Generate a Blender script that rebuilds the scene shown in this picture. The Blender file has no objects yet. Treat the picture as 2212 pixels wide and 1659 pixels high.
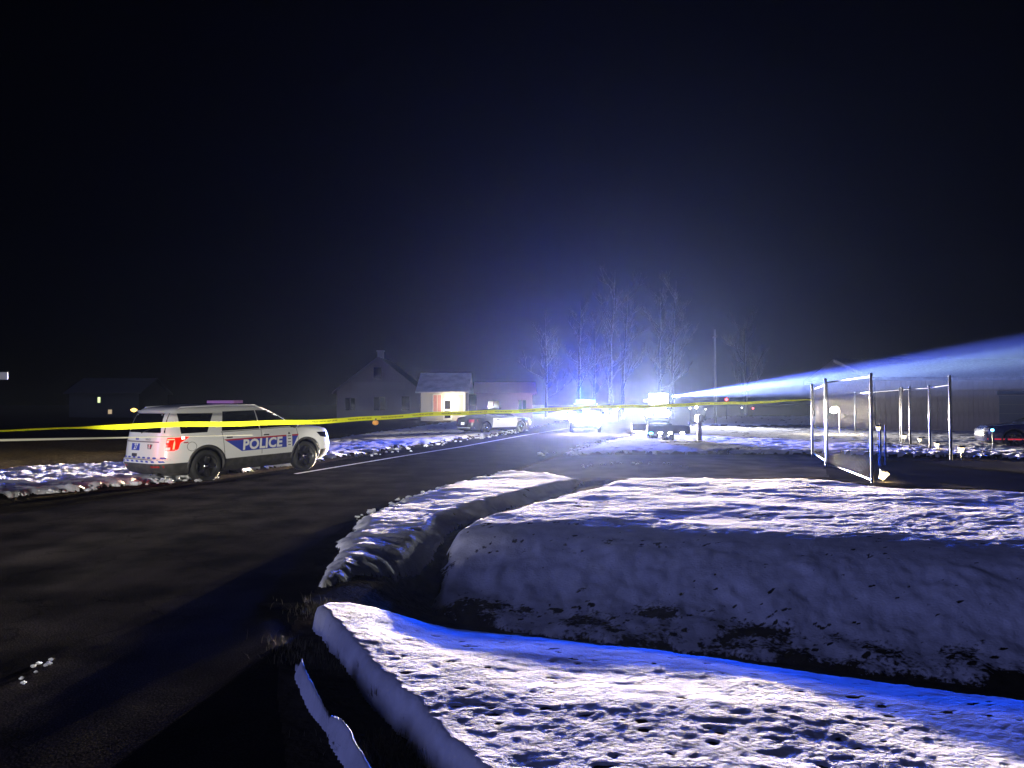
import bpy, bmesh, math, random
import numpy as np
from mathutils import Vector, Matrix
R = math.radians
random.seed(7); rng = np.random.default_rng(7)
S = bpy.context.scene
C = S.collection

# ------------------------------------------------------------------ camera
CAMZ = 1.77; F = 1597.0; HOR = 872.0; CX = 1106.0
cam = bpy.data.objects.new('camera', bpy.data.cameras.new('camera')); C.objects.link(cam)
cam.location = (0, 0, CAMZ); cam.data.lens = 26.0; cam.data.sensor_width = 36.0
cam.rotation_euler = (R(90 + 1.52), 0, 0); cam.data.clip_end = 2000; cam.data.clip_start = 0.05
S.camera = cam
# ------------------------------------------------------------------ sky, moon-weak sun, exposure
W = bpy.data.worlds.new('World'); S.world = W; W.use_nodes = True
wn = W.node_tree; wn.nodes.clear()
wo = wn.nodes.new('ShaderNodeOutputWorld'); wb = wn.nodes.new('ShaderNodeBackground'); sky = wn.nodes.new('ShaderNodeTexSky')
sky.sky_type = 'NISHITA'; sky.sun_disc = False; sky.sun_elevation = R(15); sky.sun_rotation = R(242)
wn.links.new(sky.outputs[0], wb.inputs[0]); wn.links.new(wb.outputs[0], wo.inputs[0]); wb.inputs[1].default_value = 0.00010
sun = bpy.data.objects.new('sun', bpy.data.lights.new('sun', 'SUN')); C.objects.link(sun)
sun.data.energy = 0.66; sun.data.angle = R(22); sun.data.color = (.28, .33, 1)
sd = Vector((math.sin(R(242)) * math.cos(R(15)), math.cos(R(242)) * math.cos(R(15)), math.sin(R(15))))
sun.rotation_euler = (-sd).to_track_quat('-Z', 'Y').to_euler()
V = S.view_settings; V.view_transform = 'Standard'; V.look = 'None'; V.gamma = 1; V.exposure = 0; V.use_curve_mapping = False
S.render.engine = 'CYCLES'
cy = S.cycles; cy.use_denoising = True; cy.max_bounces = 5; cy.volume_bounces = 0; cy.transparent_max_bounces = 8
cy.diffuse_bounces = 2; cy.glossy_bounces = 3; cy.transmission_bounces = 4; cy.use_light_tree = True
cy.sample_clamp_indirect = 4.0; cy.caustics_reflective = False; cy.caustics_refractive = False

HAZE = 1.5e-4          # scattering per metre of the cold night mist

# ------------------------------------------------------------------ helpers
def G(px, py, z=0.0):
    """ground point seen at a place of the 2212 wide photograph"""
    t = (CAMZ - z) * F / (py - HOR)
    return ((px - CX) / F * t, t)
def at(px, d, py=None):
    x = (px - CX) / F * d
    return (x, d) if py is None else (x, d, CAMZ - (py - HOR) / F * d)
def mat(name, col=(.5, .5, .5), rough=.6, metal=0., emit=None, es=0., noise=None, bump=None, spec=.5, alpha=None, coat=0):
    m = bpy.data.materials.new(name); m.use_nodes = True; nt = m.node_tree; b = nt.nodes['Principled BSDF']
    b.inputs['Base Color'].default_value = (*col, 1); b.inputs['Roughness'].default_value = rough; b.inputs['Metallic'].default_value = metal
    b.inputs['Specular IOR Level'].default_value = spec
    if coat: b.inputs['Coat Weight'].default_value = coat
    if emit: b.inputs['Emission Color'].default_value = (*emit, 1); b.inputs['Emission Strength'].default_value = es
    tc = nt.nodes.new('ShaderNodeTexCoord')
    if noise:
        sc, col2, lo, hi = noise
        n = nt.nodes.new('ShaderNodeTexNoise'); n.inputs['Scale'].default_value = sc; n.inputs['Detail'].default_value = 6
        r = nt.nodes.new('ShaderNodeValToRGB'); r.color_ramp.elements[0].position = lo; r.color_ramp.elements[1].position = hi
        r.color_ramp.elements[0].color = (*col, 1); r.color_ramp.elements[1].color = (*col2, 1)
        nt.links.new(tc.outputs['Object'], n.inputs['Vector']); nt.links.new(n.outputs['Fac'], r.inputs[0]); nt.links.new(r.outputs[0], b.inputs['Base Color'])
    if bump:
        sc, st, di = bump
        n = nt.nodes.new('ShaderNodeTexNoise'); n.inputs['Scale'].default_value = sc; n.inputs['Detail'].default_value = 5
        u = nt.nodes.new('ShaderNodeBump'); u.inputs['Strength'].default_value = st; u.inputs['Distance'].default_value = di
        nt.links.new(tc.outputs['Object'], n.inputs['Vector']); nt.links.new(n.outputs['Fac'], u.inputs['Height']); nt.links.new(u.outputs[0], b.inputs['Normal'])
    return m
def link(name, me, m=None, parent=None, smooth=False):
    o = bpy.data.objects.new(name, me); C.objects.link(o)
    if m is not None:
        for mm in (m if isinstance(m, (list, tuple)) else [m]): me.materials.append(mm)
    if parent is not None: o.parent = parent
    if smooth: me.shade_smooth()
    return o
def pydata(name, vs, fs, m=None, parent=None, smooth=False):
    me = bpy.data.meshes.new(name); me.from_pydata([tuple(v) for v in vs], [], fs); me.update()
    return link(name, me, m, parent, smooth)
class MB:
    def __init__(s): s.v = []; s.f = []
    def add(s, vs, fs):
        k = len(s.v); s.v += [tuple(v) for v in vs]; s.f += [tuple(i + k for i in f) for f in fs]; return s
    def box(s, a, b, M=None):
        (x0, y0, z0), (x1, y1, z1) = a, b
        vs = [Vector(p) for p in ((x0,y0,z0),(x1,y0,z0),(x1,y1,z0),(x0,y1,z0),(x0,y0,z1),(x1,y0,z1),(x1,y1,z1),(x0,y1,z1))]
        if M is not None: vs = [M @ v for v in vs]
        return s.add(vs, [(0,3,2,1),(4,5,6,7),(0,1,5,4),(1,2,6,5),(2,3,7,6),(3,0,4,7)])
    def tube(s, pts, rad, n=8, cap=True):
        pts = [Vector(p) for p in pts]; rad = rad if isinstance(rad, (list, tuple)) else [rad] * len(pts)
        vs = []; fs = []
        for i, p in enumerate(pts):
            t = (pts[min(i+1, len(pts)-1)] - pts[max(i-1, 0)]).normalized()
            a = t.cross(Vector((0,0,1)) if abs(t.z) < .9 else Vector((1,0,0))).normalized(); b = t.cross(a)
            for k in range(n):
                w = 2*math.pi*k/n; vs.append(p + (a*math.cos(w) + b*math.sin(w)) * rad[i])
        for i in range(len(pts)-1):
            for k in range(n):
                k2 = (k+1) % n; fs.append((i*n+k, i*n+k2, (i+1)*n+k2, (i+1)*n+k))
        if cap: fs += [tuple(range(n)), tuple(reversed(range((len(pts)-1)*n, len(pts)*n)))]
        return s.add(vs, fs)
    def lathe(s, prof, n=24, M=None, close=False):   # profile (r, h) about z
        vs = []; fs = []
        for r, h in prof:
            for k in range(n):
                w = 2*math.pi*k/n; v = Vector((r*math.cos(w), r*math.sin(w), h)); vs.append(M @ v if M is not None else v)
        L = len(prof)
        for i in range(L - (0 if close else 1)):
            j = (i+1) % L
            for k in range(n): k2 = (k+1) % n; fs.append((i*n+k, i*n+k2, j*n+k2, j*n+k))
        return s.add(vs, fs)
    def build(s, name, m, parent=None, smooth=False): return pydata(name, s.v, s.f, m, parent, smooth)
def thing(name, label, cat, loc=(0,0,0), rz=0., group=None, pitch=0.):
    o = bpy.data.objects.new(name, None); C.objects.link(o); o.empty_display_size = .3
    o.location = loc; o.rotation_euler = (0, pitch, rz); o['label'] = label; o['category'] = cat
    if group: o['group'] = group
    return o
def tag(o, label, cat, group=None, kind=None):
    o['label'] = label; o['category'] = cat
    if group: o['group'] = group
    if kind: o['kind'] = kind
    return o
def struct(o, kind='structure'): o['kind'] = kind; return o
def lamp(name, kind, loc, watts, col, aim=None, size=40, blend=.5, rad=.08, parent=None):
    l = bpy.data.lights.new(name, kind); l.energy = watts; l.color = col
    l.shadow_soft_size = rad
    if kind == 'SPOT': l.spot_size = R(size); l.spot_blend = blend
    o = bpy.data.objects.new(name, l); C.objects.link(o); o.location = loc
    if aim is not None: o.rotation_euler = (Vector(aim) - Vector(loc)).to_track_quat('-Z', 'Y').to_euler()
    return o
def beam_profile(l, peak, sig, floor, dip=0.0):
    """headlamp optics: most of the light leaves in a thin level sheet (node strength by elevation)"""
    l.use_nodes = True; nt = l.node_tree; em = nt.nodes['Emission']
    ge = nt.nodes.new('ShaderNodeNewGeometry'); sp = nt.nodes.new('ShaderNodeSeparateXYZ')
    nt.links.new(ge.outputs['Incoming'], sp.inputs[0])
    def mth(op, a, b=None):
        n = nt.nodes.new('ShaderNodeMath'); n.operation = op
        for i, v in enumerate((a, b)):
            if v is None: continue
            if isinstance(v, (int, float)): n.inputs[i].default_value = v
            else: nt.links.new(v, n.inputs[i])
        return n.outputs[0]
    q = mth('ABSOLUTE', sp.outputs['Z']); q = mth('SUBTRACT', q, dip); q = mth('DIVIDE', q, sig); q = mth('MULTIPLY', q, q); q = mth('MULTIPLY', q, -1.0); q = mth('EXPONENT', q)
    q = mth('MULTIPLY', q, peak); q = mth('ADD', q, floor); nt.links.new(q, em.inputs['Strength'])

# numpy fractal noise ------------------------------------------------
def vnoise(x, y, seed=0):
    xi = np.floor(x).astype(np.int64); yi = np.floor(y).astype(np.int64); xf = x - xi; yf = y - yi
    def h(a, b):
        n = (a * 374761393 + b * 668265263 + seed * 1442695041) & 0x7fffffff
        n = ((n ^ (n >> 13)) * 1274126177) & 0x7fffffff
        return ((n ^ (n >> 16)) & 0xffff) / 65535.0
    u = xf*xf*xf*(xf*(xf*6-15)+10); v = yf*yf*yf*(yf*(yf*6-15)+10)
    return (h(xi, yi)*(1-u) + h(xi+1, yi)*u)*(1-v) + (h(xi, yi+1)*(1-u) + h(xi+1, yi+1)*u)*v
def fbm(x, y, sc, oct=4, seed=0):
    r = 0; a = .5; t = 0
    for i in range(oct):
        c, s = math.cos(.7*i+seed), math.sin(.7*i+seed); xx = (x*c - y*s)/sc; yy = (x*s + y*c)/sc
        r = r + a * vnoise(xx + 11.3*i, yy - 7.7*i, seed + i); t += a; a *= .5; sc *= .5
    return r / t - .5
def sstep(a, b, x):  # also falls when b < a
     t = np.clip((x-a)/(b-a), 0, 1); return t*t*(3-2*t)
def seg_d(X, Y, pts):
    d = np.full(X.shape, 1e9)
    for (ax, ay), (bx, by) in zip(pts[:-1], pts[1:]):
        vx, vy = bx-ax, by-ay; t = np.clip(((X-ax)*vx + (Y-ay)*vy)/(vx*vx+vy*vy+1e-12), 0, 1)
        d = np.minimum(d, np.hypot(X-ax-t*vx, Y-ay-t*vy))
    return d
def sdf(X, Y, poly):                                   # positive inside
    d = seg_d(X, Y, list(poly) + [poly[0]]); ins = np.zeros(X.shape, bool); n = len(poly)
    for i in range(n):
        ax, ay = poly[i]; bx, by = poly[(i+1) % n]
        c = ((ay > Y) != (by > Y)); 
        with np.errstate(divide='ignore', invalid='ignore'): xx = (bx-ax)*(Y-ay)/(by-ay+1e-15) + ax
        ins ^= c & (X < xx)
    return np.where(ins, d, -d)

# ------------------------------------------------------------------ terrain
DITCH = [G(640,1280,-.15), G(720,1288,-.3), G(850,1312,-.45), G(1200,1362,-.5), G(1600,1405,-.5), G(2300,1490,-.5), G(3200,1600,-.5)]
SWALE = [G(900,1310,-.4), G(940,1225,-.35), G(985,1165,-.22), G(1085,1115,-.15), G(1230,1060,-.08), G(1300,1040,0)]
GUTTER = [G(640,1300,-.1), G(700,1400,-.1), G(800,1520,-.1), G(900,1659,-.1), G(1000,1850,-.1)]
def side_of(X, Y):     # >0 on the far side of the ditch line
    xs = np.array([p[0] for p in DITCH]); ys = np.array([p[1] for p in DITCH]); return Y - np.interp(X, xs, ys)
def HT(X, Y, cuts=True):
    X = np.asarray(X, float); Y = np.asarray(Y, float)
    d = seg_d(X, Y, DITCH); far = side_of(X, Y) > 0
    left = sstep(-1.9, -.4, X)
    p = np.where(far, np.exp(-(d/(1.0 + .25*left))**2.4), np.interp(d, [0,1.0,1.45,1.8,2.3,3.0,4.2,5.5], [1,.74,.42,.29,.165,.075,-.02,-.10]))
    z = -.52 * p * left
    z += .08 * left * far * sstep(18, 9.5, Y) * (1 - np.exp(-(d/1.6)**2))
    if cuts:
        z -= .13 * np.exp(-(seg_d(X, Y, SWALE)/.24)**4)
        z -= .05 * np.exp(-(seg_d(X, Y, GUTTER)/.28)**4) * (Y < 6.6)
    lawn = sdf(X, Y, ROAD) < -.15
    z += lawn * (.05 * fbm(X, Y, 2.5, 3, 3))
    return z
ROAD_PX = [(-900,1900),(-900,1130),(-300,1110),(0,1082),(300,1052),(480,1034),(620,1012),(750,990),(1000,951),(1130,930),(1232,911),(1330,897),(1420,888),
           (1470,888),(1440,898),(1400,912),(1300,955),(1200,985),(1100,1020),(1000,1045),(880,1080),(780,1130),(728,1195),(690,1270),(650,1312),(608,1400),(608,1500),(624,1600),(640,1900)]
ROAD = [G(*p) for p in ROAD_PX]
DRIVE = [G(*p) for p in [(1105,1021),(1200,988),(1260,984),(1500,982),(1760,984),(1775,998),(1790,1030),(1500,1033),(1250,1031)]]
LOT = [G(*p) for p in [(1770,992),(1900,998),(2060,996),(2212,1000),(3400,1010),(3600,1100),(2212,1062),(2000,1052),(1885,1048),(1790,1032)]]
PATHW = [G(*p) for p in [(1500,921),(2600,924),(2600,934),(1500,931)]]

rows = [1.6]
while rows[-1] < 420:
    y = rows[-1]; rows.append(y + y * (.0046 if y < 9 else .0062 if y < 20 else .009 if y < 60 else .03))
rows = np.array(rows); cols = np.concatenate([np.linspace(-1.5, -.82, 60)[:-1], np.linspace(-.82, .82, 560), np.linspace(.82, 1.5, 60)[1:]])
Y2, S2 = np.meshgrid(rows, cols, indexing='ij'); X2 = S2 * (Y2 + .4)
Z2 = HT(X2, Y2); ZB = HT(X2, Y2, False); NR, NC = X2.shape
def sub_mesh(name, mask_v, Z, m, attrs=None, kind='structure', Zoff=0):
    """object from the grid cells whose corners are all inside mask"""
    q = mask_v[:-1,:-1] & mask_v[1:,:-1] & mask_v[1:,1:] & mask_v[:-1,1:]
    idx = np.arange(NR*NC).reshape(NR, NC)
    F4 = np.stack([idx[:-1,:-1][q], idx[:-1,1:][q], idx[1:,1:][q], idx[1:,:-1][q]], 1)
    used, inv = np.unique(F4, return_inverse=True); inv = inv.reshape(F4.shape)
    co = np.stack([X2.ravel()[used], Y2.ravel()[used], Z.ravel()[used] + Zoff], 1)
    me = bpy.data.meshes.new(name); me.vertices.add(len(co)); me.vertices.foreach_set('co', co.ravel())
    me.loops.add(len(F4)*4); me.loops.foreach_set('vertex_index', inv.ravel().astype(np.int32))
    me.polygons.add(len(F4)); me.polygons.foreach_set('loop_start', np.arange(0, len(F4)*4, 4, dtype=np.int32))
    me.update(calc_edges=True); me.validate()
    for k, a in (attrs or {}).items():
        at_ = me.attributes.new(k, 'FLOAT', 'POINT'); at_.data.foreach_set('value', a.ravel()[used].astype(np.float32))
    me.shade_smooth()
    o = link(name, me, m); o['kind'] = kind; return o

def ground_mat(name, c1, c2, sc, rough, bs, bd, c3=None):
    m = mat(name, c1, rough, noise=(sc, c2, .35, .68), bump=(bs, .8, bd), spec=.25); return m
M_soil = mat('dead_grass_soil', (.03,.024,.016), .95, noise=(9, (.09,.073,.045), .3, .75), bump=(28, .8, .02), spec=0)
M_asph = mat('asphalt', (.018,.018,.019), .9, noise=(1.1, (.036,.035,.033), .3, .72), bump=(70, .35, .004), spec=0)
def asph():
    m = bpy.data.materials.new('asphalt'); m.use_nodes = True; nt = m.node_tree; b = nt.nodes['Principled BSDF']; L = nt.links.new
    tc = nt.nodes.new('ShaderNodeTexCoord'); mp = nt.nodes.new('ShaderNodeMapping'); mp.inputs['Rotation'].default_value[2] = R(16); mp.inputs['Scale'].default_value = (1.2, .10, 1)
    def noi(sc, det, src): n = nt.nodes.new('ShaderNodeTexNoise'); n.inputs['Scale'].default_value = sc; n.inputs['Detail'].default_value = det; L(src, n.inputs[0]); return n.outputs[0]
    def ramp(src, a, b_, c1, c2): q = nt.nodes.new('ShaderNodeValToRGB'); q.color_ramp.elements[0].position = a; q.color_ramp.elements[1].position = b_; q.color_ramp.elements[0].color = (*c1,1); q.color_ramp.elements[1].color = (*c2,1); L(src, q.inputs[0]); return q.outputs[0]
    L(tc.outputs['Object'], mp.inputs[0]); o = tc.outputs['Object']
    trk = ramp(noi(1.3, 5, mp.outputs[0]), .38, .62, (.85,.85,.86), (1.2,1.18,1.14)); pat = ramp(noi(1.1, 7, o), .35, .65, (.008,.008,.008), (.022,.021,.020)); grit = ramp(noi(95, 2, o), .45, .72, (.7,.7,.7), (2.6,2.5,2.3))
    def mul(a, c): q = nt.nodes.new('ShaderNodeMix'); q.data_type = 'RGBA'; q.blend_type = 'MULTIPLY'; q.inputs['Factor'].default_value = 1; L(a, q.inputs['A']); L(c, q.inputs['B']); return q.outputs['Result']
    vo = nt.nodes.new('ShaderNodeTexVoronoi'); vo.feature = 'DISTANCE_TO_EDGE'; vo.inputs['Scale'].default_value = .55
    wa = nt.nodes.new('ShaderNodeVectorMath'); wa.operation = 'ADD'; nz = nt.nodes.new('ShaderNodeTexNoise'); nz.inputs['Scale'].default_value = 2.2; nz.inputs['Detail'].default_value = 5; L(o, nz.inputs[0]); L(o, wa.inputs[0]); L(nz.outputs[1], wa.inputs[1]); L(wa.outputs[0], vo.inputs[0])
    crk = ramp(vo.outputs[0], .002, .014, (.65,.65,.65), (1,1,1))
    L(mul(mul(mul(pat, trk), grit), crk), b.inputs['Base Color']); b.inputs['Roughness'].default_value = .9; b.inputs['Specular IOR Level'].default_value = 0
    bu = nt.nodes.new('ShaderNodeBump'); bu.inputs['Strength'].default_value = .45; bu.inputs['Distance'].default_value = .005; L(noi(60, 4, o), bu.inputs['Height']); L(bu.outputs[0], b.inputs['Normal']); return m
M_asph = asph()
M_conc = mat('worn_concrete', (.05,.05,.05), .9, noise=(1.4, (.12,.115,.11), .3, .7), bump=(20, .4, .012), spec=0)
M_lot = mat('lot_asphalt', (.04,.038,.038), .7, noise=(.8, (.05,.048,.047), .3, .7), bump=(60, .4, .006), spec=0)
# snow: white, thin places show the dead grass through
def snow_mat():
    m = bpy.data.materials.new('crusted_snow'); m.use_nodes = True; nt = m.node_tree; b = nt.nodes['Principled BSDF']; L = nt.links.new
    tc = nt.nodes.new('ShaderNodeTexCoord'); at_ = nt.nodes.new('ShaderNodeAttribute'); at_.attribute_name = 'bare'
    n1 = nt.nodes.new('ShaderNodeTexNoise'); n1.inputs['Scale'].default_value = 3; n1.inputs['Detail'].default_value = 8; n1.inputs['Roughness'].default_value = .65
    r1 = nt.nodes.new('ShaderNodeValToRGB'); r1.color_ramp.elements[0].color = (.60,.60,.62,1); r1.color_ramp.elements[1].color = (.84,.84,.86,1)
    r1.color_ramp.elements[0].position = .3; r1.color_ramp.elements[1].position = .6
    n2 = nt.nodes.new('ShaderNodeTexNoise'); n2.inputs['Scale'].default_value = 26; n2.inputs['Detail'].default_value = 6
    ad = nt.nodes.new('ShaderNodeMath'); ad.operation = 'MULTIPLY_ADD'; ad.inputs[1].default_value = .7; 
    su = nt.nodes.new('ShaderNodeMath'); su.operation = 'SUBTRACT'; su.inputs[1].default_value = .35
    rb = nt.nodes.new('ShaderNodeValToRGB'); rb.color_ramp.elements[0].position = .42; rb.color_ramp.elements[1].position = .58
    mx = nt.nodes.new('ShaderNodeMix'); mx.data_type = 'RGBA'; mx.inputs['B'].default_value = (.035,.026,.015,1)
    L(tc.outputs['Object'], n1.inputs[0]); L(tc.outputs['Object'], n2.inputs[0]); L(n1.outputs[0], r1.inputs[0])
    L(n2.outputs[0], su.inputs[0]); L(su.outputs[0], ad.inputs[0]); L(at_.outputs['Fac'], ad.inputs[2]); L(ad.outputs[0], rb.inputs[0])
    L(rb.outputs[0], mx.inputs['Factor']); L(r1.outputs[0], mx.inputs['A']); L(mx.outputs['Result'], b.inputs['Base Color'])
    b.inputs['Roughness'].default_value = .55; b.inputs['Specular IOR Level'].default_value = .0
    bu = nt.nodes.new('ShaderNodeBump'); bu.inputs['Strength'].default_value = .55; bu.inputs['Distance'].default_value = .012
    n3 = nt.nodes.new('ShaderNodeTexNoise'); n3.inputs['Scale'].default_value = 38; n3.inputs['Detail'].default_value = 5
    L(tc.outputs['Object'], n3.inputs[0]); L(n3.outputs[0], bu.inputs['Height']); L(bu.outputs[0], b.inputs['Normal'])
    return m
M_snow = snow_mat()

inR = sdf(X2, Y2, ROAD); inD = sdf(X2, Y2, DRIVE); inL = sdf(X2, Y2, LOT)
e = lambda s: Y2*0 + s
mR = inR > 0; mD = (inD > 0) & ~mR; mL = (inL > 0) & ~mR & ~mD
def grow(mk):   # one more ring of vertices so neighbours meet
    g = mk.copy(); g[1:] |= mk[:-1]; g[:-1] |= mk[1:]; g[:,1:] |= mk[:,:-1]; g[:,:-1] |= mk[:,1:]; return g
Zr = Z2 + .006*fbm(X2, Y2, 3, 3, 21) + .003*fbm(X2, Y2, .35, 3, 22)
Zg = Z2 + (.035*fbm(X2, Y2, .45, 4, 5) + .02*fbm(X2, Y2, .09, 2, 6))*np.where(((X2 < -.3) & (Y2 < 7.5)) | (X2 < -5), .12, 1)
blend = sstep(0, .35, inR); Zr = Zg*(1-blend) + Zr*blend
sub_mesh('road', mR, Zr, M_asph)
Zd = Z2 + .012*fbm(X2, Y2, 1.5, 3, 8)
sub_mesh('driveway', grow(mD) & ~mR, Zd, M_conc)
sub_mesh('parking_lot', grow(mL), Zd, M_lot)
sub_mesh('ground', grow(~mR) & ~((inD > .12)|(inL > .12)), np.where((inD > 0)|(inL > 0), Zd - .02, Zg), M_soil)
pydata('ground_beyond', [(-900,-300,-1.0),(900,-300,-1.0),(900,1500,-1.0),(-900,1500,-1.0)], [(0,1,2,3)], M_soil)['kind'] = 'structure'

def snow(name, poly, t, edge=.12, lump=0., dent=.03, bare_lo=.0, rag=.12, seed=1, crust=None, patch=0., lip=0., base=None, ridge=None, lumps=0., melt=0.):
    d = sdf(X2, Y2, poly)
    sc = np.clip(Y2/8, .6, 3)
    d = d + rag*sc*fbm(X2, Y2, .5, 4, seed+40)*2 + 1.0*rag*fbm(X2, Y2, .13, 4, seed+41)
    prof = 1 - np.exp(-np.maximum(d, 0)/edge)
    if ridge is not None:
        dl = seg_d(X2, Y2, ridge[0]); dr = seg_d(X2, Y2, ridge[1]); prof = np.minimum(prof, np.minimum(1, 1.25*(dl/(dl+dr+1e-6))**.9))
    big = fbm(X2, Y2, 1.6, 3, seed); mid = fbm(X2*1.0, Y2*1.35, .30, 3, seed+1); fine = fbm(X2, Y2*1.2, .10, 3, seed+2)
    pits = np.minimum(fbm(X2*.8, Y2*1.6, .075, 2, seed+3) + .21, 0)       # hoof and thaw pits
    h = t*prof*(1 + .5*big) + dent*(1.3*mid + .75*fine)*prof + 2.2*dent*pits*prof + .45*dent*fbm(X2, Y2*1.4, .045, 3, seed+5)*prof
    if lip: h += lip*np.exp(-((d-.05)/.05)**2)
    if lumps: fr = 1 - sstep(1.4, 2.2, seg_d(X2, Y2, DITCH)); h += fr*lumps*(fbm(X2, Y2, .45, 4, seed+30)*prof*1.8 + .7*fbm(X2, Y2, .16, 3, seed+31)*prof)
    if lump:
        ed = np.exp(-np.maximum(d, 0)/.45); lu = np.maximum(fbm(X2, Y2, .28, 4, seed+9)+.06, 0)
        h += lump*ed*prof*lu*4
    pk = fbm(X2, Y2*1.8, 1.1, 4, seed+12)
    bz = 0 if base is None else (base - Z2)
    pits = pits*sstep(.06, .25, d)
    bare = .5*np.exp(-np.maximum(d, 0)/.05)*(.6 if not lip else .15) - 3.2*pits + bare_lo + patch*np.maximum(pk-.02, 0)*6 + .5*fbm(X2, Y2, .22, 3, seed+15) + melt*sstep(-.34, -.56, Z2 + .10*fbm(X2, Y2, .7, 3, seed+50))
    Z = Z2 + np.where(d > 0, h + bz*prof, -.04)
    Z = np.where(d > 0, np.maximum(Z, Z2 - .005), Z)
    return sub_mesh(name, d > -.03*np.maximum(1, Y2*.12), Z, M_snow, {'bare': bare})
def P(l, z=0): return [G(a, b, c if c is not None else z) for a, b, *r in l for c in [r[0] if r else None]]
near = P([(677,1327,.04),(700,1331,-.02),(760,1336,-.08),(860,1352,-.12),(980,1374,-.13),(1200,1396,-.13),(1400,1424,-.13),(1600,1458,-.13),(1900,1500,-.13),(2212,1548,-.13),(2900,1640,-.13),
          (3600,1900,0),(2400,2400,0),(1250,2300,.1),(1100,1820,.12),(1010,1656,.12),(970,1614,.12),(920,1567,.12),(884,1532,.12),(841,1473,.12),(797,1435,.12),(767,1401,.12),(727,1356,.1)])
snow('snow_near_bank', near, .145, edge=.022, dent=.009, rag=.06, seed=101, lip=.010, bare_lo=.03, base=ZB)
SL = P([(634,1414),(643,1490),(672,1555),(708,1600),(738,1660),(790,1790)], -.08); SR = P([(666,1420),(692,1472),(727,1530),(772,1582),(815,1638),(905,1760)], .10)
snow('snow_sliver', SL + SR[::-1], .15, edge=.02, dent=.012, rag=.03, seed=131, bare_lo=-.25, base=ZB, ridge=(SL, SR))
m1 = P([(692,1280,-.05),(708,1235,0),(735,1185,0),(775,1130,0),(880,1080,0),(1000,1045,0),(1100,1022,0),(1195,1028,0),(1252,1042,0),(1215,1062,0),(1110,1100,-.1),(1010,1140,-.15),(955,1190,-.2),
        (915,1240,-.3),(860,1280,-.35),(790,1290,-.3)])
snow('snow_left_mound', m1, .10, edge=.08, lumps=.012, melt=.6, dent=.012, rag=.12, lump=.02, seed=151, patch=.25, bare_lo=-.12)
m2 = P([(938,1285,-.35),(948,1232,-.25),(978,1193,-.15),(1050,1148,-.1),(1150,1105,-.05),(1250,1068,0),(1350,1042,0),(1560,1040,0),(1800,1046,0),(1960,1068,0),(2212,1078,0),(3200,1120,0),
        (3200,1560,-.45),(2212,1478,-.45),(1900,1440,-.45),(1500,1398,-.45),(1250,1375,-.45),(1060,1345,-.45),(975,1318,-.4)])
snow('snow_right_mound', m2, .12, edge=.13, lumps=.06, melt=.45, dent=.012, rag=.13, seed=171, patch=.25, bare_lo=-.08)
m3 = P([(1215,982),(1290,962),(1400,936),(1470,922),(1620,926),(2400,932),(3600,960),(3600,1000),(2212,992),(2060,988),(1760,982),(1400,980)])
snow('snow_far_lawn', m3, .11, edge=.25, dent=.05, rag=.25, lump=.10, seed=191, patch=.35)
m4 = P([(1480,916),(1560,900),(2500,900),(3600,905),(3600,925),(2400,921),(1500,919)])
snow('snow_house_lawn', m4, .10, edge=.3, dent=.06, rag=.3, seed=201, patch=.2)
lr = [(-600,1110),(0,1078),(150,1062),(300,1046),(430,1032),(620,1008),(750,985),(1000,947),(1130,927),(1220,910)]
m5 = P(lr + [(1240,896),(1235,889),(1000,908),(800,938),(620,968),(300,998),(0,1018),(-600,1045)])
snow('snow_left_verge', m5, .10, edge=.22, dent=.035, rag=.16, lump=.11, seed=211, patch=.22)
# long low windrow of grey ice the plough left along the left kerb, and a painted edge line on the road
ln = [G(*p) for p in [(640,1024),(760,1004),(880,984),(1000,965),(1120,943),(1240,923)]]
vs = []; 
for (x, y) in ln:
    n = Vector((.96, -.26)) * .06; vs += [(x-n.x, y-n.y, .013), (x+n.x, y+n.y, .013)]
pydata('road_edge_line', vs, [(2*i, 2*i+1, 2*i+3, 2*i+2) for i in range(len(ln)-1)], mat('line_paint', (.6,.6,.55), .6, noise=(9, (.2,.2,.19), .5, .7)))['kind'] = 'structure'

# ------------------------------------------------------------------ materials for things
M_dpaint = mat('dark_paint', (.03,.03,.034), .25, coat=.6)
M_white = M_wp = mat('white_paint', (.78,.78,.77), .28, coat=.6); M_black = mat('black_plastic', (.018,.018,.02), .5); M_clad = mat('grey_cladding', (.04,.039,.037), .6, noise=(7,(.075,.072,.07),.4,.7))
M_glass = mat('tinted_glass', (.008,.008,.012), .06, coat=.5); M_tyre = mat('rubber', (.028,.028,.028), .75, bump=(60,.5,.01)); M_rim = mat('black_steel', (.02,.02,.022), .3, coat=.4)
M_chrome = mat('chrome', (.7,.7,.72), .15, 1.); M_blue = mat('blue_decal', (.045,.07,.42), .4); M_red = mat('red_decal', (.42,.04,.06), .4); M_decal = mat('white_decal', (.82,.82,.82), .4)
M_seam = mat('seam', (.12,.12,.12), .8); M_galv = mat('galvanised_steel', (.42,.43,.46), .38, .85, noise=(14,(.28,.29,.32),.4,.7)); M_wood = mat('weathered_wood', (.07,.055,.045), .8, noise=(12,(.13,.11,.09),.4,.7))
M_bark = mat('bark', (.07,.06,.055), .9, noise=(9,(.22,.20,.18),.4,.7), bump=(20,1,.03)); M_dark = mat('dark_metal', (.03,.03,.034), .5, .5)
def emis(name, col, s, base=(.5,.5,.5)): return mat(name, base, .4, emit=col, es=s)
M_tail = mat('lit_red_lens', (.35,.01,.005), .2, emit=(1,.006,.002), es=2.6); M_amber = emis('lit_orange_bar', (1,.12,.012), 3.0); M_hot = emis('lit_bulb_white', (1,.9,.8), 14); M_rlens = mat('red_lens', (.35,.03,.03), .2)
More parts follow.
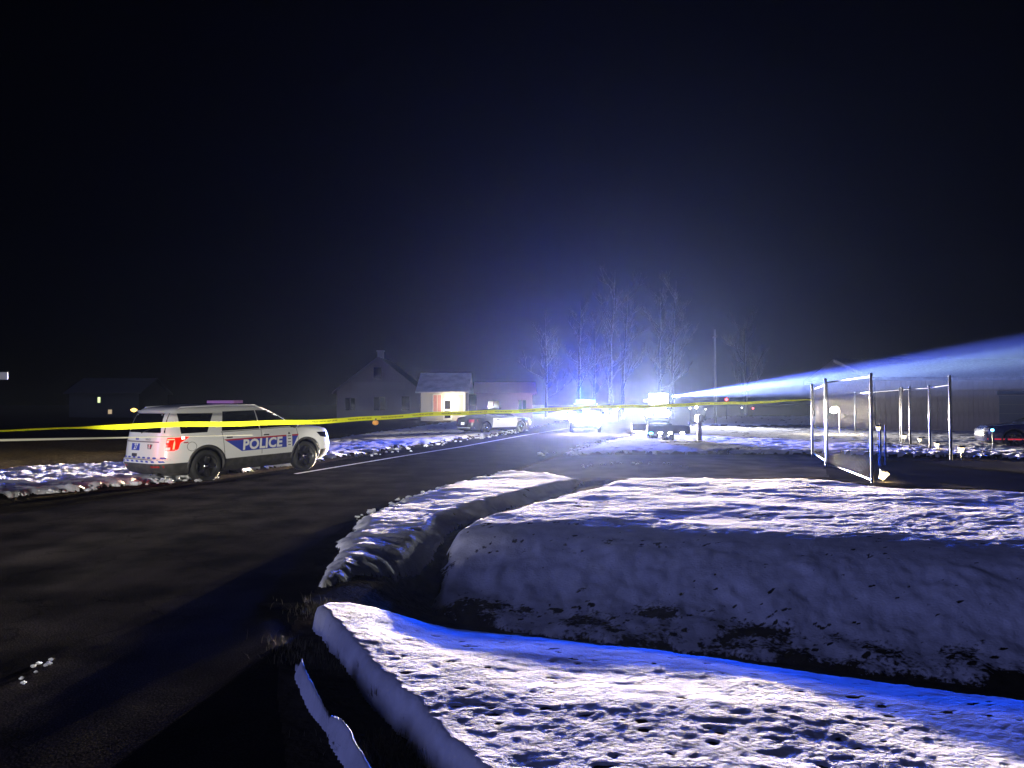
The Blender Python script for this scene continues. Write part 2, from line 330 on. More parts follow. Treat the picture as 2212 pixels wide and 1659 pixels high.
M_head = emis('headlamp_glow', (1,.90,.66), 160); M_hring = emis('glare_ring', (1,.66,.14), 5); M_blit = emis('blue_strobe', (.02,.34,1), 2.6); M_blit2 = emis('blue_strobe_small', (.1,.5,1), 14)
M_plate = mat('licence_plate', (.8,.8,.8), .4); M_silver = mat('silver_reflective', (.75,.76,.8), .3)

# ------------------------------------------------------------------ cars
class Shape:
    def __init__(s, rowsz, n=6.0, hw=1.0): s.a = np.array(rowsz, float); s.n = n; s.hw = hw
    def par(s, z): return [float(np.interp(z, s.a[:,0], s.a[:,k])) for k in (1,2,3)]
    def side(s, x, z, off=0, sgn=-1):
        xr, xf, w = s.par(z); c = (xr+xf)/2; L = (xf-xr)/2; u = min(abs((x-c)/L), .9999)
        return Vector((x, sgn*(w*(1-u**s.n)**(1/s.n) + off), z))
    def end(s, y, z, off=0, rear=True):
        xr, xf, w = s.par(z); c = (xr+xf)/2; L = (xf-xr)/2; u = min(abs(y/w), .9999); dx = L*(1-u**s.n)**(1/s.n)
        return Vector((c-dx-off if rear else c+dx+off, y, z))
    def body(s, N=96):
        vs = []; fs = []
        zs = s.a[:,0]
        for z in zs:
            xr, xf, w = s.par(z); c = (xr+xf)/2; L = (xf-xr)/2
            for k in range(N):
                t = 2*math.pi*(k+.5)/N; co, si = math.cos(t), math.sin(t)
                vs.append((c + L*math.copysign(abs(co)**(2/s.n), co), w*math.copysign(abs(si)**(2/s.n), si), z))
        for i in range(len(zs)-1):
            for k in range(N): k2 = (k+1)%N; fs.append((i*N+k, i*N+k2, (i+1)*N+k2, (i+1)*N+k))
        fs.append(tuple(reversed(range(N)))); fs.append(tuple(range((len(zs)-1)*N, len(zs)*N)))
        return vs, fs
SUV = Shape([(.22,-2.2,2.15,.84),(.30,-2.44,2.36,.93),(.42,-2.50,2.47,.975),(.50,-2.53,2.50,.985),(.52,-2.53,2.50,.99),(.60,-2.53,2.51,1.0),(.64,-2.48,2.50,1.0),(.80,-2.46,2.47,1.0),(.95,-2.44,2.42,.995),
    (1.03,-2.43,2.40,.985),(1.07,-2.42,2.34,.975),(1.11,-2.41,2.20,.965),(1.15,-2.40,1.90,.955),(1.185,-2.39,1.42,.945),(1.22,-2.38,1.28,.93),(1.35,-2.35,1.06,.89),(1.5,-2.29,.80,.845),(1.60,-2.24,.60,.81),(1.68,-2.19,.42,.78),
    (1.73,-2.12,.22,.73),(1.765,-1.98,-.02,.64),(1.785,-1.7,-.3,.48),(1.80,-1.2,-.7,.15)])
SEDAN = Shape([(.18,-2.2,2.2,.80),(.26,-2.40,2.38,.88),(.40,-2.46,2.45,.915),(.55,-2.47,2.46,.93),(.75,-2.44,2.40,.93),(.88,-2.40,2.25,.915),(.94,-2.30,1.9,.90),(.98,-2.05,1.4,.885),(1.0,-1.85,1.15,.875),(1.03,-1.78,1.08,.86),
    (1.15,-1.52,.82,.80),(1.28,-1.2,.52,.73),(1.36,-.95,.28,.67),(1.41,-.70,.02,.57),(1.44,-.5,-.2,.38),(1.45,-.35,-.3,.12)])
def quad_patch(fn, q, off, nu=10, nv=5):
    """q: 4 corners (u,v); fn(u,v,off) -> Vector on the body"""
    vs = []; fs = []
    for j in range(nv+1):
        for i in range(nu+1):
            a, b = i/nu, j/nv
            u = (q[0][0]*(1-a)+q[1][0]*a)*(1-b) + (q[3][0]*(1-a)+q[2][0]*a)*b; v = (q[0][1]*(1-a)+q[1][1]*a)*(1-b) + (q[3][1]*(1-a)+q[2][1]*a)*b
            vs.append(fn(u, v, off))
    n = len(vs)
    for j in range(nv+1):
        for i in range(nu+1): pass
    for j in range(nv):
        for i in range(nu): k = j*(nu+1)+i; fs.append((k, k+1, k+nu+2, k+nu+1))
    # give it thickness towards the body
    vs2 = []
    for j in range(nv+1):
        for i in range(nu+1):
            a, b = i/nu, j/nv
            u = (q[0][0]*(1-a)+q[1][0]*a)*(1-b) + (q[3][0]*(1-a)+q[2][0]*a)*b; v = (q[0][1]*(1-a)+q[1][1]*a)*(1-b) + (q[3][1]*(1-a)+q[2][1]*a)*b
            vs2.append(fn(u, v, -.012))
    ring = [i for i in range(nu+1)] + [j*(nu+1)+nu for j in range(1, nv+1)] + [nv*(nu+1)+i for i in range(nu-1, -1, -1)] + [j*(nu+1) for j in range(nv-1, 0, -1)]
    vs += vs2
    for a, b in zip(ring, ring[1:]+ring[:1]): fs.append((a, b, b+n, a+n))
    return vs, fs
def text_mesh(txt, size, bold=0., shear=0., narrow=1., sp=1.0):
    cu = bpy.data.curves.new('t', 'FONT'); cu.body = txt; cu.size = size; cu.align_x = 'CENTER'; cu.align_y = 'CENTER'; cu.offset = bold; cu.shear = shear; cu.resolution_u = 3; cu.space_character = sp
    o = bpy.data.objects.new('t', cu); C.objects.link(o); dg = bpy.context.evaluated_depsgraph_get(); me = bpy.data.meshes.new_from_object(o.evaluated_get(dg))
    vs = [(v.co.x*narrow, v.co.y) for v in me.vertices]; fs = [tuple(p.vertices) for p in me.polygons]
    bpy.data.objects.remove(o); bpy.data.curves.remove(cu); bpy.data.meshes.remove(me); return vs, fs
def bool_cut(o, cutters):
    for c in cutters:
        m = o.modifiers.new('b', 'BOOLEAN'); m.operation = 'DIFFERENCE'; m.solver = 'EXACT'; m.object = c
    dg = bpy.context.evaluated_depsgraph_get(); me = bpy.data.meshes.new_from_object(o.evaluated_get(dg)); o.modifiers.clear(); o.data = me
    for c in cutters: bpy.data.objects.remove(c)
def wheel(parent, x, sgn, rad=.385, w=.25, hw=.98, spokes=5, hub=M_chrome, rim=M_rim, z=None):
    z = rad if z is None else z
    Mx = Matrix.Translation((x, sgn*hw, z)) @ Matrix.Rotation(-sgn*math.pi/2, 4, 'X')
    prof = [(rad*.62,-w),(rad*.9,-w),(rad*.985,-w+.03),(rad,-w*.5),(rad*.985,-.03),(rad*.93,-.005),(rad*.74,.0),(rad*.68,-.02),(rad*.62,-.05)]
    t = MB().lathe(prof, 36, Mx, close=True).build('tyre', M_tyre, parent, True)
    r = MB().lathe([(rad*.69,-.015),(rad*.66,-.02),(rad*.63,-.09),(rad*.60,-.10),(.0001,-.10)], 32, Mx)
    r.lathe([(rad*.70,-.03),(rad*.69,-.008),(rad*.655,-.012)], 32, Mx)
    ro = r.build('rim', rim, t, True)
    sp = MB()
    for k in range(spokes):
        a = 2*math.pi*k/spokes; Ms = Mx @ Matrix.Rotation(a, 4, 'Z')
        sp.add([Ms @ Vector(p) for p in ((.05,-.05,-.05),(rad*.63,-.035,-.035),(rad*.63,.035,-.035),(.05,.05,-.05),(.05,-.06,-.10),(rad*.63,-.05,-.10),(rad*.63,.05,-.10),(.05,.06,-.10))],
               [(0,1,2,3),(0,4,5,1),(1,5,6,2),(2,6,7,3),(3,7,4,0)])
    sp.build('spoke', rim, t)
    MB().lathe([(.075,-.05),(.07,-.028),(.045,-.012),(.0001,-.008)], 18, Mx).build('hub_cap', hub, t, True)
    return t
def make_car(root, sh, wb, paint, clad_z, kind, clad=M_clad, wr=.385, cut=.43, hub=M_chrome):
    bv, bf = sh.body(); body = pydata('body', bv, bf, paint, root)
    cs = []
    for x in wb:
        for s_ in (-1, 1):
            bm = bmesh.new(); bmesh.ops.create_cone(bm, cap_ends=True, segments=40, radius1=cut, radius2=cut, depth=.62, matrix=Matrix.Translation((x, s_*.98, wr+.02)) @ Matrix.Rotation(math.pi/2, 4, 'X')); mc = bpy.data.meshes.new('c'); bm.to_mesh(mc); bm.free(); c = bpy.data.objects.new('c', mc); C.objects.link(c); c.parent = root; cs.append(c)
    bool_cut(body, cs)
    me = body.data; me.materials.clear(); me.materials.append(paint); me.materials.append(clad); me.materials.append(M_black)
    bm = bmesh.new(); bm.from_mesh(me); low = []
    for f in bm.faces:
        c = f.calc_center_median(); f.smooth = abs(f.normal.z) < .999
        in_well = any((c.x-x)**2 + (c.z-wr-.02)**2 < (cut*1.02)**2 for x in wb) and abs(c.y) < .99
        f.material_index = 2 if (in_well and abs(f.normal.y) < .9 or in_well and abs(c.y) < .75) else 0
        if c.z < clad_z - .001 or f.material_index == 2: low.append(f)
    lowi = {f.index for f in low}
    bm2 = bm.copy(); bm.faces.ensure_lookup_table(); bm2.faces.ensure_lookup_table()
    bmesh.ops.delete(bm, geom=[f for f in bm.faces if f.index in lowi], context='FACES')
    bmesh.ops.delete(bm2, geom=[f for f in bm2.faces if f.index not in lowi], context='FACES')
    bm.to_mesh(me); me.set_sharp_from_angle(angle=R(28))
    m2 = bpy.data.meshes.new('lower_cladding'); bm2.to_mesh(m2); bm.free(); bm2.free()
    for mm in (clad, clad, M_black): m2.materials.append(mm)
    o2 = bpy.data.objects.new('lower_cladding', m2); C.objects.link(o2); o2.parent = root; m2.set_sharp_from_angle(angle=R(28))
    MB().box((sh.a[3,1]+.25, -.62, .30), (sh.a[3,2]-.25, .62, .62)).build('underbody', M_black, root)
    for x in wb:
        for s_ in (-1, 1):
            wheel(root, x, s_, rad=wr, hw=sh.par(.6)[2]-.015, hub=hub)
            arc = MB(); vs = []; fs = []; n = 26                       # arch lip
            for k in range(n+1):
                a = R(-12) + (math.pi+R(15))*k/n
                for rr, of in ((cut-.012, -.03), (cut-.012, .014), (cut+.045, .018), (cut+.055, -.01)):
                    px, pz = x + rr*math.cos(a), wr+.02 + rr*math.sin(a); vs.append(sh.side(px, max(pz,.22), of, s_))
            for k in range(n):
                for j in range(3): fs.append((4*k+j, 4*k+j+1, 4*k+5+j, 4*k+4+j))
            arc.add(vs, fs).build('wheel_arch_trim', clad, root, True)
    return body
def put(root, fn, q, off, name, m, nu=10, nv=5): 
    v, f = quad_patch(fn, q, off, nu, nv); return pydata(name, v, f, m, root)
def sideP(sh, s_=-1): return lambda x, z, o: sh.side(x, z, o, s_)
def rearP(sh): return lambda y, z, o: sh.end(y, z, o, True)
def frontP(sh): return lambda y, z, o: sh.end(y, z, o, False)
def put_text(root, fn, txt, size, cx, cz, off, name, m, **k):
    v, f = text_mesh(txt, size, **k); return pydata(name, [fn(cx+a, cz+b, off) for a, b in v], f, m, root)

def suv_common(root, lit_tail=True, lightbar='off', heads=False, side_decals=True):
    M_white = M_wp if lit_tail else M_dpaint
    sh = SUV; make_car(root, sh, (-1.43, 1.43), M_white, .515, 'suv')
    for s_ in (-1, 1):
        sp = sideP(sh, s_)
        put(root, sp, [(-2.02,1.17),(-1.40,1.17),(-1.17,1.60),(-2.02,1.625)], .004, 'quarter_window', M_glass)
        put(root, sp, [(-1.02,1.175),(.02,1.175),(-.02,1.63),(-.90,1.63)], .004, 'rear_door_window', M_glass)
        put(root, sp, [(.05,1.175),(1.14,1.19),(.50,1.615),(.01,1.63)], .004, 'front_door_window', M_glass)
        put(root, sp, [(-1.05,1.145),(1.16,1.16),(1.16,1.172),(-1.05,1.160)], .008, 'belt_trim', M_black)
        for sx in ((-.98,-1.02), (.05,.06), (1.20,1.14)):
            put(root, sp, [(sx[0]-.006,.56),(sx[0]+.006,.56),(sx[1]+.006,1.14),(sx[1]-.006,1.14)], .0025, 'door_seam', M_seam, 1, 8)
        for hx in (-.82, .22):
            put(root, sp, [(hx-.09,1.035),(hx+.09,1.04),(hx+.09,1.075),(hx-.09,1.07)], .028, 'door_handle', M_white, 4, 2)
            put(root, sp, [(hx-.10,1.0),(hx+.06,1.0),(hx+.06,1.03),(hx-.10,1.03)], .003, 'handle_recess', M_black, 4, 2)
        rail = MB().tube([sh.side(x, 1.70, .0, s_) + Vector((0, 0, h)) for x, h in ((-2.0,-.01),(-1.92,.06),(-.8,.08),(.05,.055),(.2,.0))], .017, 8).build('roof_rail', M_silver, root, True)
        mr = MB()
        b0 = sh.side(.98, 1.17, .02, s_); mr.lathe([(.0001,-.055),(.06,-.05),(.085,0),(.07,.04),(.0001,.06)], 14, Matrix.Translation(b0 + Vector((0, s_*.13, .05))) @ Matrix.Rotation(math.pi/2,4,'Y') @ Matrix.Diagonal((.95,1.35,1,1)))
        mr.tube([b0, b0 + Vector((0, s_*.12, .02))], .025, 6); mr.build('wing_mirror', M_black, root, True)
        # headlamp unit wrapping the front corner
        put(root, sp, [(1.95,.86),(2.2,.82),(2.18,.98),(1.80,.99)], .010, 'headlamp_side', M_glass, 8, 4)
        put(root, frontP(sh), [(s_*.55,.82),(s_*.88,.82),(s_*.87,.98),(s_*.55,.97)], .012, 'headlight', M_head if heads else M_silver, 8, 4)
        # tail lamp
        tm = M_tail if lit_tail else M_rlens; rq = rearP(sh)
        y0, y1 = (.80, .90) if s_ < 0 else (.86, .90)
        tl = put(root, rq, [(s_*y0,.80),(s_*y1,.80),(s_*y1,1.09),(s_*y0,1.09)], .012, 'tail_light', tm, 6, 6)
        put(tl, sp, [(-2.16,.81),(-2.11,.83),(-2.02,1.085),(-2.16,1.09)], .012, 'side_lens', tm, 6, 6)
        put(tl, sp, [(-2.08,.96),(-1.86,1.085),(-1.85,1.10),(-2.05,1.10)], .011, 'lens_tip', tm, 6, 2)
        if lit_tail and s_ < 0:
            put(tl, rq, [(-.81,1.04),(-.895,1.04),(-.895,1.065),(-.81,1.065)], .018, 'light_bar_top', M_amber, 6, 1)
            put(tl, rq, [(-.885,.83),(-.897,.83),(-.897,1.065),(-.885,1.065)], .018, 'light_bar_side', M_amber, 2, 6)
            put(tl, rq, [(-.81,.815),(-.86,.815),(-.86,.875),(-.81,.875)], .018, 'reverse_lens', M_decal, 4, 2)
            put(tl, rq, [(-.81,.98),(-.835,.98),(-.835,1.03),(-.81,1.03)], .018, 'glint_lens', M_decal, 3, 2)
            put(tl, sp, [(-2.02,1.055),(-1.96,1.055),(-1.96,1.095),(-2.02,1.095)], .018, 'marker_bulb', M_hot, 2, 2)
        put(root, sp, [(-1.98,.955),(-1.88,.955),(-1.88,.98),(-1.98,.98)], .004, 'side_reflector', M_red, 3, 1)
        if side_decals:
            band = put(root, sp, [(-.52,.665),(1.00,.665),(1.18,.965),(-.98,.965)], .003, 'side_stripe', M_blue, 24, 4)
            put(band, sp, [(-.93,.935),(1.165,.935),(1.185,.975),(-1.0,.975)], .0055, 'red_stripe', M_red, 24, 1)
            nz = sp if s_ < 0 else (lambda x, z, o, sp=sp: sp(-x+.2, z, o))
            put_text(band, nz, 'POLICE', .335, .07, .800, .009, 'police_lettering', M_decal, bold=.012, shear=.10, narrow=1.02, sp=1.04)
            em = put(band, sp, [(.80,.66),(.97,.66),(.97,.985),(.80,.985)], .009, 'tower_emblem', M_decal, 4, 4)
            for a, b, c, d in ((.83,.94,.93,.955),(.84,.93,.86,.885),(.83,.93,.78,.80),(.84,.92,.71,.73)):
                put(band, sp, [(a,c),(b,c),(b,d),(a,d)], .012, 'emblem_mark', M_seam, 2, 1)
            put(band, sp, [(.85,.985),(.92,.985),(.895,1.04),(.875,1.04)], .009, 'emblem_spire', M_seam, 2, 2)
    # fuel door ring (right side)
    ring = MB(); c = (-1.80, .87)
    vs = []; n = 28
    for k in range(n):
        a = 2*math.pi*k/n; vs.append(sh.side(c[0]+.115*math.cos(a), c[1]+.105*math.sin(a), .003)); vs.append(sh.side(c[0]+.105*math.cos(a), c[1]+.095*math.sin(a), .003))
    ring.add(vs, [(2*k, (2*k+2)%(2*n), (2*k+3)%(2*n), 2*k+1) for k in range(n)]).build('fuel_door', M_seam, root)
    rp = rearP(sh)
    put(root, rp, [(-.74,1.20),(.74,1.20),(.66,1.63),(-.66,1.63)], .004, 'rear_window', M_glass, 12, 6)
    w_ = MB().tube([rp(.05,1.19,.02), rp(-.45,1.34,.015)], .01, 6).build('rear_wiper', M_black, root)
    MB().box((-2.26,-.50,1.67), (-2.05,.50,1.695)).build('roof_spoiler', M_white, root)
    put(root, rp, [(-.66,.985),(.70,.985),(.70,1.012),(-.66,1.012)], .012, 'chrome_strip', M_silver if not lit_tail else mat('dull_chrome',(.30,.26,.27),.35,.3), 12, 1)
    pl = put(root, rp, [(.05,.80),(.37,.80),(.37,.955),(.05,.955)], .008, 'number_plate', M_blue, 3, 2)
    put_text(pl, lambda y, z, o: rp(.21-y, z, o), '27', .18, 0, .877, .011, 'plate_number', M_decal, bold=.004, shear=.25, narrow=.8)
    sh_ = put(root, rp, [(-.42,.84),(-.30,.84),(-.27,.945),(-.46,.945)], .008, 'shield_emblem', M_seam, 3, 3)
    put(sh_, rp, [(-.41,.86),(-.32,.86),(-.30,.93),(-.43,.93)], .011, 'shield_field', M_red, 2, 2)
    put(sh_, rp, [(-.375,.85),(-.345,.85),(-.345,.94),(-.375,.94)], .014, 'shield_stripe', M_decal, 1, 2)
    put_text(root, lambda y, z, o: rp(-.27-y, z, o), 'POLICE', .062, 0, 1.05, .008, 'small_lettering', M_seam, shear=.2)
    put(root, rp, [(.12,1.035),(.24,1.035),(.24,1.07),(.12,1.07)], .008, 'oval_badge', M_blue if lit_tail else M_seam, 3, 2)
    put(root, rp, [(.13,.66),(.34,.66),(.34,.73),(.13,.73)], .006, 'tailgate_handle', M_clad, 3, 2)
    for k in range(9):
        y0 = .86 - .2*k
        put(root, rp, [(y0,.628),(y0-.09,.628),(y0-.07,.662),(y0+.02,.662)], .006, 'blue_chevron', M_blue, 2, 1)
        put(root, rp, [(y0,.545),(y0-.09,.545),(y0-.07,.585),(y0+.02,.585)], .006, 'blue_chevron', M_blue, 2, 1)
    put(root, rp, [(-.88,.598),(.88,.598),(.88,.610),(-.88,.610)], .004, 'bumper_gap', M_seam, 10, 1)
    put(root, rp, [(-.80,.43),(-.50,.43),(-.50,.47),(-.80,.47)], .006, 'bumper_reflector', M_rlens, 3, 1)
    put(root, rp, [(.80,.43),(.50,.43),(.50,.47),(.80,.47)], .006, 'bumper_reflector', M_rlens, 3, 1)
    MB().tube([(-2.58,-.62,.30),(-2.3,-.62,.30)], .035, 10).build('exhaust_pipe', M_chrome, root, True)
    fp = frontP(sh)
    put(root, fp, [(-.80,1.21),(.80,1.21),(.66,1.62),(-.66,1.62)], .004, 'windscreen', M_glass, 12, 6)
    put(root, fp, [(-.5,.66),(.5,.66),(.5,.95),(-.5,.95)], .010, 'grille', M_black, 8, 3)
    lb = MB(); lb.box((-.42,-.56,1.81),(-.16,.56,1.88)); 
    if lightbar == 'off':
        m = M_bar_off
    else: m = M_dark
    lbo = lb.build('light_bar', m, root)
    for yy in (-.40, .34): MB().box((-.38,yy,1.775),(-.20,yy+.06,1.815)).build('light_bar_foot', M_black, lbo)
    if lightbar == 'blue':
        MB().box((-.44,-.62,1.78),(-.14,.62,2.02)).build('blue_lens', M_blit, lbo)
M_bar_off = mat('violet_highlight_bar', (.55,.25,.60), .3, coat=.5)  # violet highlight painted over the whole dark roof bar

# the police vehicle on the left ------------------------------------
car_x, car_y = -7.02, 18.85
suv = thing('police_car', 'white police utility vehicle with blue stripe and lit red tail light behind the yellow tape', 'police car', (car_x, car_y, -.02), R(90-34.5), pitch=R(-1.6))
suv_common(suv, True, 'off', False)
# ------------------------------------------------------------------ police vehicles with their lights on
A = thing('police_car', 'police vehicle with blazing headlights and a lit blue roof bar on the road', 'police car', (4.72, 47.4, 0), R(-90-6))
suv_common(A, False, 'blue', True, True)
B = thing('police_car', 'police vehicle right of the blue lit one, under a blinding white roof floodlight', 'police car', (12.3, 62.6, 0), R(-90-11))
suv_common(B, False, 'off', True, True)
fl = MB().box((.2,-.70,1.86),(.42,.90,2.60)).build('roof_floodlight', emis('floodlight_glow', (1,.95,.86), 60), B)
MB().tube([(.3,-.3,1.66),(.3,-.3,1.88)], .03, 6).tube([(.3,.4,1.66),(.3,.4,1.88)], .03, 6).build('floodlight_bracket', M_dark, B)
MB().box((-.40,-1.15,1.93),(-.14,-.60,2.12)).build('blue_lamp', M_blit, B)
# fix for roof clearance: post under the blue lamp
MB().tube([(-.28,-.66,1.70),(-.28,-.66,1.95)], .03, 6).build('blue_lamp_foot', M_dark, B)

for car_, zz in ((A, .92), (B, .98)):
    for yy in (-.72, .72):
        Mh = Matrix.Translation((2.53, yy, zz)) @ Matrix.Rotation(math.pi/2, 4, 'Y')
        o_ = MB().lathe([(.0001,-.06),(.31,-.05),(.32,0),(.23,.015)], 20, Mh).build('glare_disc', M_hring, car_, True); MB().lathe([(.225,.012),(.18,.05),(.0001,.06)], 20, Mh).build('lamp_lens', M_head, o_, True)  # oversized glowing discs added as headlamp glare; amber rim paints the halo
# real light of those lamps
KI = 39.5
def head(x, y, z, I, col=(1,.82,.52), aim=(0,0,.6), size=105, sig=.010, floor=.28):
    l = lamp('headlight_and_fill_beam', 'SPOT', (x, y, z), I*KI, col, (aim[0], aim[1], z), size, .6, .07); beam_profile(l.data, 5.0, sig, floor, .026); return l
for dx in (-.72, .72): head(4.47+dx, 44.72, .92, 2600)
lamp('blue_bar_light', 'SPOT', (4.55, 46.3, 2.0), 6500*KI, (.006,.075,1.0), (2.0, 0, 2.0), 84, .5, .22)
beam_profile(bpy.data.objects['blue_bar_light'].data, 0.75, .014, .55, .047)
lamp('blue_bar_spill', 'POINT', (4.68, 46.9, 2.1), 30*KI, (.06,.14,1.0), rad=.25)
for dx in (-.72, .72): head(11.8+dx, 59.95, 1.02, 900)
lamp('floodlight_beam', 'SPOT', (12.15, 61.9, 2.12), 2300*KI, (.93,.94,1), (3, 0, 4.5), 84, .5, .22)
lamp('blue_lamp_light', 'POINT', (11.35, 61.9, 2.25), 45*KI, (.04,.16,1.0), rad=.1)
# spot beams added to draw the glare wedge right of the second vehicle
def beam(px, py, d, half, I, col):
    src = (12.7, 61.0, 2.32); x, y, z = at(px, d, py)
    l = lamp('glare_wedge_beam', 'SPOT', src, I*KI, col, (x, y, z), 2*half, 1.0, .03); return l
for py, half, I, col in ((706, .95, 0.9e7, (.03,.07,1.0)), (726, .22, 1.2e7, (.35,.45,1.0)), (744, 1.1, 0.75e7, (.80,.95,.88)), (757, .16, 5.0e6, (.9,.95,1.0)), (776, .50, 6.0e6, (.62,.66,.9)), (800, .18, 6e6, (.7,.7,1.0)), (818, .45, 3.0e6, (.6,.6,.9)), (770, 3.0, 3.6e6, (.5,.55,.9)), (735, 1.9, 2.6e6, (.5,.6,1.0))):
    beam(2440, py, 28, half, I, col)
# inferred headlights of an unseen vehicle at rear left; narrow spots added for the sedan
for dx in (-.7, .7):
    l = lamp('headlight_and_fill_beam', 'SPOT', (-6.5+dx, -5.0, .75), 170*KI, (1,.96,.87), (-7.2, 18, .95), 56, .9, .07); beam_profile(l.data, 1.0, .05, .22)
    lamp('headlight_and_fill_beam', 'SPOT', (-6.5+dx, -5.0, .75), 1400*KI, (1,.95,.85), (-.6, 45, .7), 8, .8, .07)  # added fill spot that brightens the sedan, no seen source
lamp('tail_light_glow', 'POINT', tuple(suv.matrix_basis @ Vector((-2.66,-.9,.95))), 5.0, (1,.05,.02), rad=.08)

# ------------------------------------------------------------------ two tone sedan by the kerb
sx, sy = at(1068, 45.0)
sed = thing('police_car', 'dark sedan with a white door and white rear plate by the left kerb', 'police car', (sx, sy+.2, 0), R(90-48))
make_car(sed, SEDAN, (-1.42, 1.42), M_dpaint, .30, 'sedan', clad=M_black, wr=.34, cut=.39)
for s_ in (-1, 1):
    sp = sideP(SEDAN, s_)
    put(sed, sp, [(-.95,.36),(.98,.36),(1.02,.92),(-.88,.92)], .006, 'white_door', M_white, 16, 6)
    put(sed, sp, [(-1.0,1.05),(.0,1.05),(-.04,1.33),(-.72,1.33)], .004, 'rear_door_window', M_glass); put(sed, sp, [(.04,1.05),(.86,1.05),(.30,1.33),(.0,1.33)], .004, 'front_door_window', M_glass)
    put(sed, rearP(SEDAN), [(s_*.55,.68),(s_*.88,.68),(s_*.86,.84),(s_*.55,.84)], .01, 'tail_light', M_rlens, 4, 2)
    put(sed, sp, [(-.62,.80),(-.42,.80),(-.42,.84),(-.62,.84)], .03, 'door_handle', M_chrome, 2, 1)
put(sed, rearP(SEDAN), [(-.16,.52),(.16,.52),(.16,.68),(-.16,.68)], .01, 'number_plate', emis('plate_glow', (.9,.95,1), .55, (.8,.8,.8)), 2, 1)  # plate emission stands in for light the plate throws back
put(sed, rearP(SEDAN), [(-.6,1.05),(.6,1.05),(.52,1.34),(-.52,1.34)], .004, 'rear_window', M_glass); put(sed, frontP(SEDAN), [(-.62,1.05),(.62,1.05),(.52,1.34),(-.52,1.34)], .004, 'windscreen', M_glass)
MB().box((-.12,-.5,1.455),(.12,.5,1.53)).build('light_bar', M_dark, sed)
put(sed, rearP(SEDAN), [(-.8,.34),(.8,.34),(.8,.37),(-.8,.37)], .012, 'bumper_strip', M_silver, 8, 1)

# ------------------------------------------------------------------ dark blue car at the right edge
bx, by = at(2262, 29.5)
bc = thing('parked_car', 'dark blue car cut off by the right edge in front of the garage', 'car', (bx, by, 0), R(90+72))
M_navy = mat('navy_paint', (.02,.025,.09), .25, coat=.7)
make_car(bc, SEDAN, (-1.42, 1.42), M_navy, .30, 'sedan', clad=M_black, wr=.34, cut=.39)
for s_ in (-1, 1):
    sp = sideP(SEDAN, s_)
    put(bc, sp, [(-1.0,1.05),(.0,1.05),(-.04,1.33),(-.72,1.33)], .004, 'rear_door_window', M_glass); put(bc, sp, [(.04,1.05),(.86,1.05),(.30,1.33),(.0,1.33)], .004, 'front_door_window', M_glass)
    put(bc, sp, [(-1.0,1.345),(.2,1.345),(.2,1.365),(-1.0,1.365)], .006, 'window_trim', M_silver, 12, 1)
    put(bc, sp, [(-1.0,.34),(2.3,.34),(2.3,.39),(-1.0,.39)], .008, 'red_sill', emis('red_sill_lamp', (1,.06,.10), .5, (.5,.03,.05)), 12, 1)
    put(bc, frontP(SEDAN), [(s_*.5,.66),(s_*.85,.66),(s_*.82,.8),(s_*.5,.8)], .01, 'headlight', M_silver, 4, 2)
put(bc, frontP(SEDAN), [(-.62,1.05),(.62,1.05),(.52,1.34),(-.52,1.34)], .004, 'windscreen', M_glass); put(bc, rearP(SEDAN), [(-.6,1.05),(.6,1.05),(.52,1.34),(-.52,1.34)], .004, 'rear_window', M_glass)
x, y, z = at(2142, 27.5, 929)
lb = thing('marker_lamp', 'small blue marker light on a stake before the dark blue car', 'lamp', (x, y, 0)); MB().tube([(0,0,-.05),(0,0,z)], .012, 6).build('stake', M_dark, lb)
MB().lathe([(.0001,-.05),(.05,-.03),(.05,.03),(.0001,.05)], 10, Matrix.Translation((0,0,z))).build('lens', M_blit2, lb)

# ------------------------------------------------------------------ police tape
def tape_path(u):        # u: metres along from the fence post
    a = Vector((10.0, 24.7)); d = Vector((-.7366, -.6763)); p = a + d*u
    z = sum(float(np.interp(u+k, [0,4,7.4,11,14,18,21.5,27], [1.90,1.80,1.735,1.68,1.61,1.475,1.43,1.46])) for k in (-1,-.5,0,.5,1))/5
    return Vector((p.x, p.y, z + .012*math.sin(u*1.3) + .006*math.sin(u*4.1)))
M_tape = mat('yellow_tape', (.90,.95,.03), .35, emit=None); M_ink = mat('tape_ink', (.09,.09,.015), .5)
def ribbon(path, u0, u1, step, width, twist, thick=.0006):
    vs = []; fs = []; n = int((u1-u0)/step)
    for i in range(n+1):
        u = u0 + (u1-u0)*i/n; p = path(u); t = (path(u+.01)-path(u-.01)).normalized(); a = twist(u)
        up = Vector((0,0,1)); sd_ = t.cross(up).normalized(); w = (up*math.cos(a) + sd_*math.sin(a))*width/2
        nn = t.cross(w).normalized()*thick
        vs += [p-w+nn, p+w+nn, p+w-nn, p-w-nn]
    for i in range(n):
        for j in range(4): fs.append((4*i+j, 4*i+(j+1)%4, 4*i+4+(j+1)%4, 4*i+4+j))
    return vs, fs
def tw1(u): return .12*math.sin(u*.8) + (0 if u < 20.9 else min((u-20.9)*2.2, 1.45)) + (max(0, 5.5-u)*.22)
nt = M_tape.node_tree; tb = nt.nodes['Principled BSDF']; tl_ = nt.nodes.new('ShaderNodeBsdfTranslucent'); tl_.inputs[0].default_value = (.85,.85,.05,1)
ms = nt.nodes.new('ShaderNodeMixShader'); ms.inputs[0].default_value = .35; nt.links.new(tb.outputs[0], ms.inputs[1]); nt.links.new(tl_.outputs[0], ms.inputs[2]); nt.links.new(ms.outputs[0], nt.nodes['Material Output'].inputs[0])
v, f = ribbon(tape_path, 0, 27, .06, .076, tw1)
tape = pydata('police_tape', v, f, M_tape, None, False); tag(tape, 'yellow barrier tape with black lettering stretched in front of the white police vehicle', 'tape')
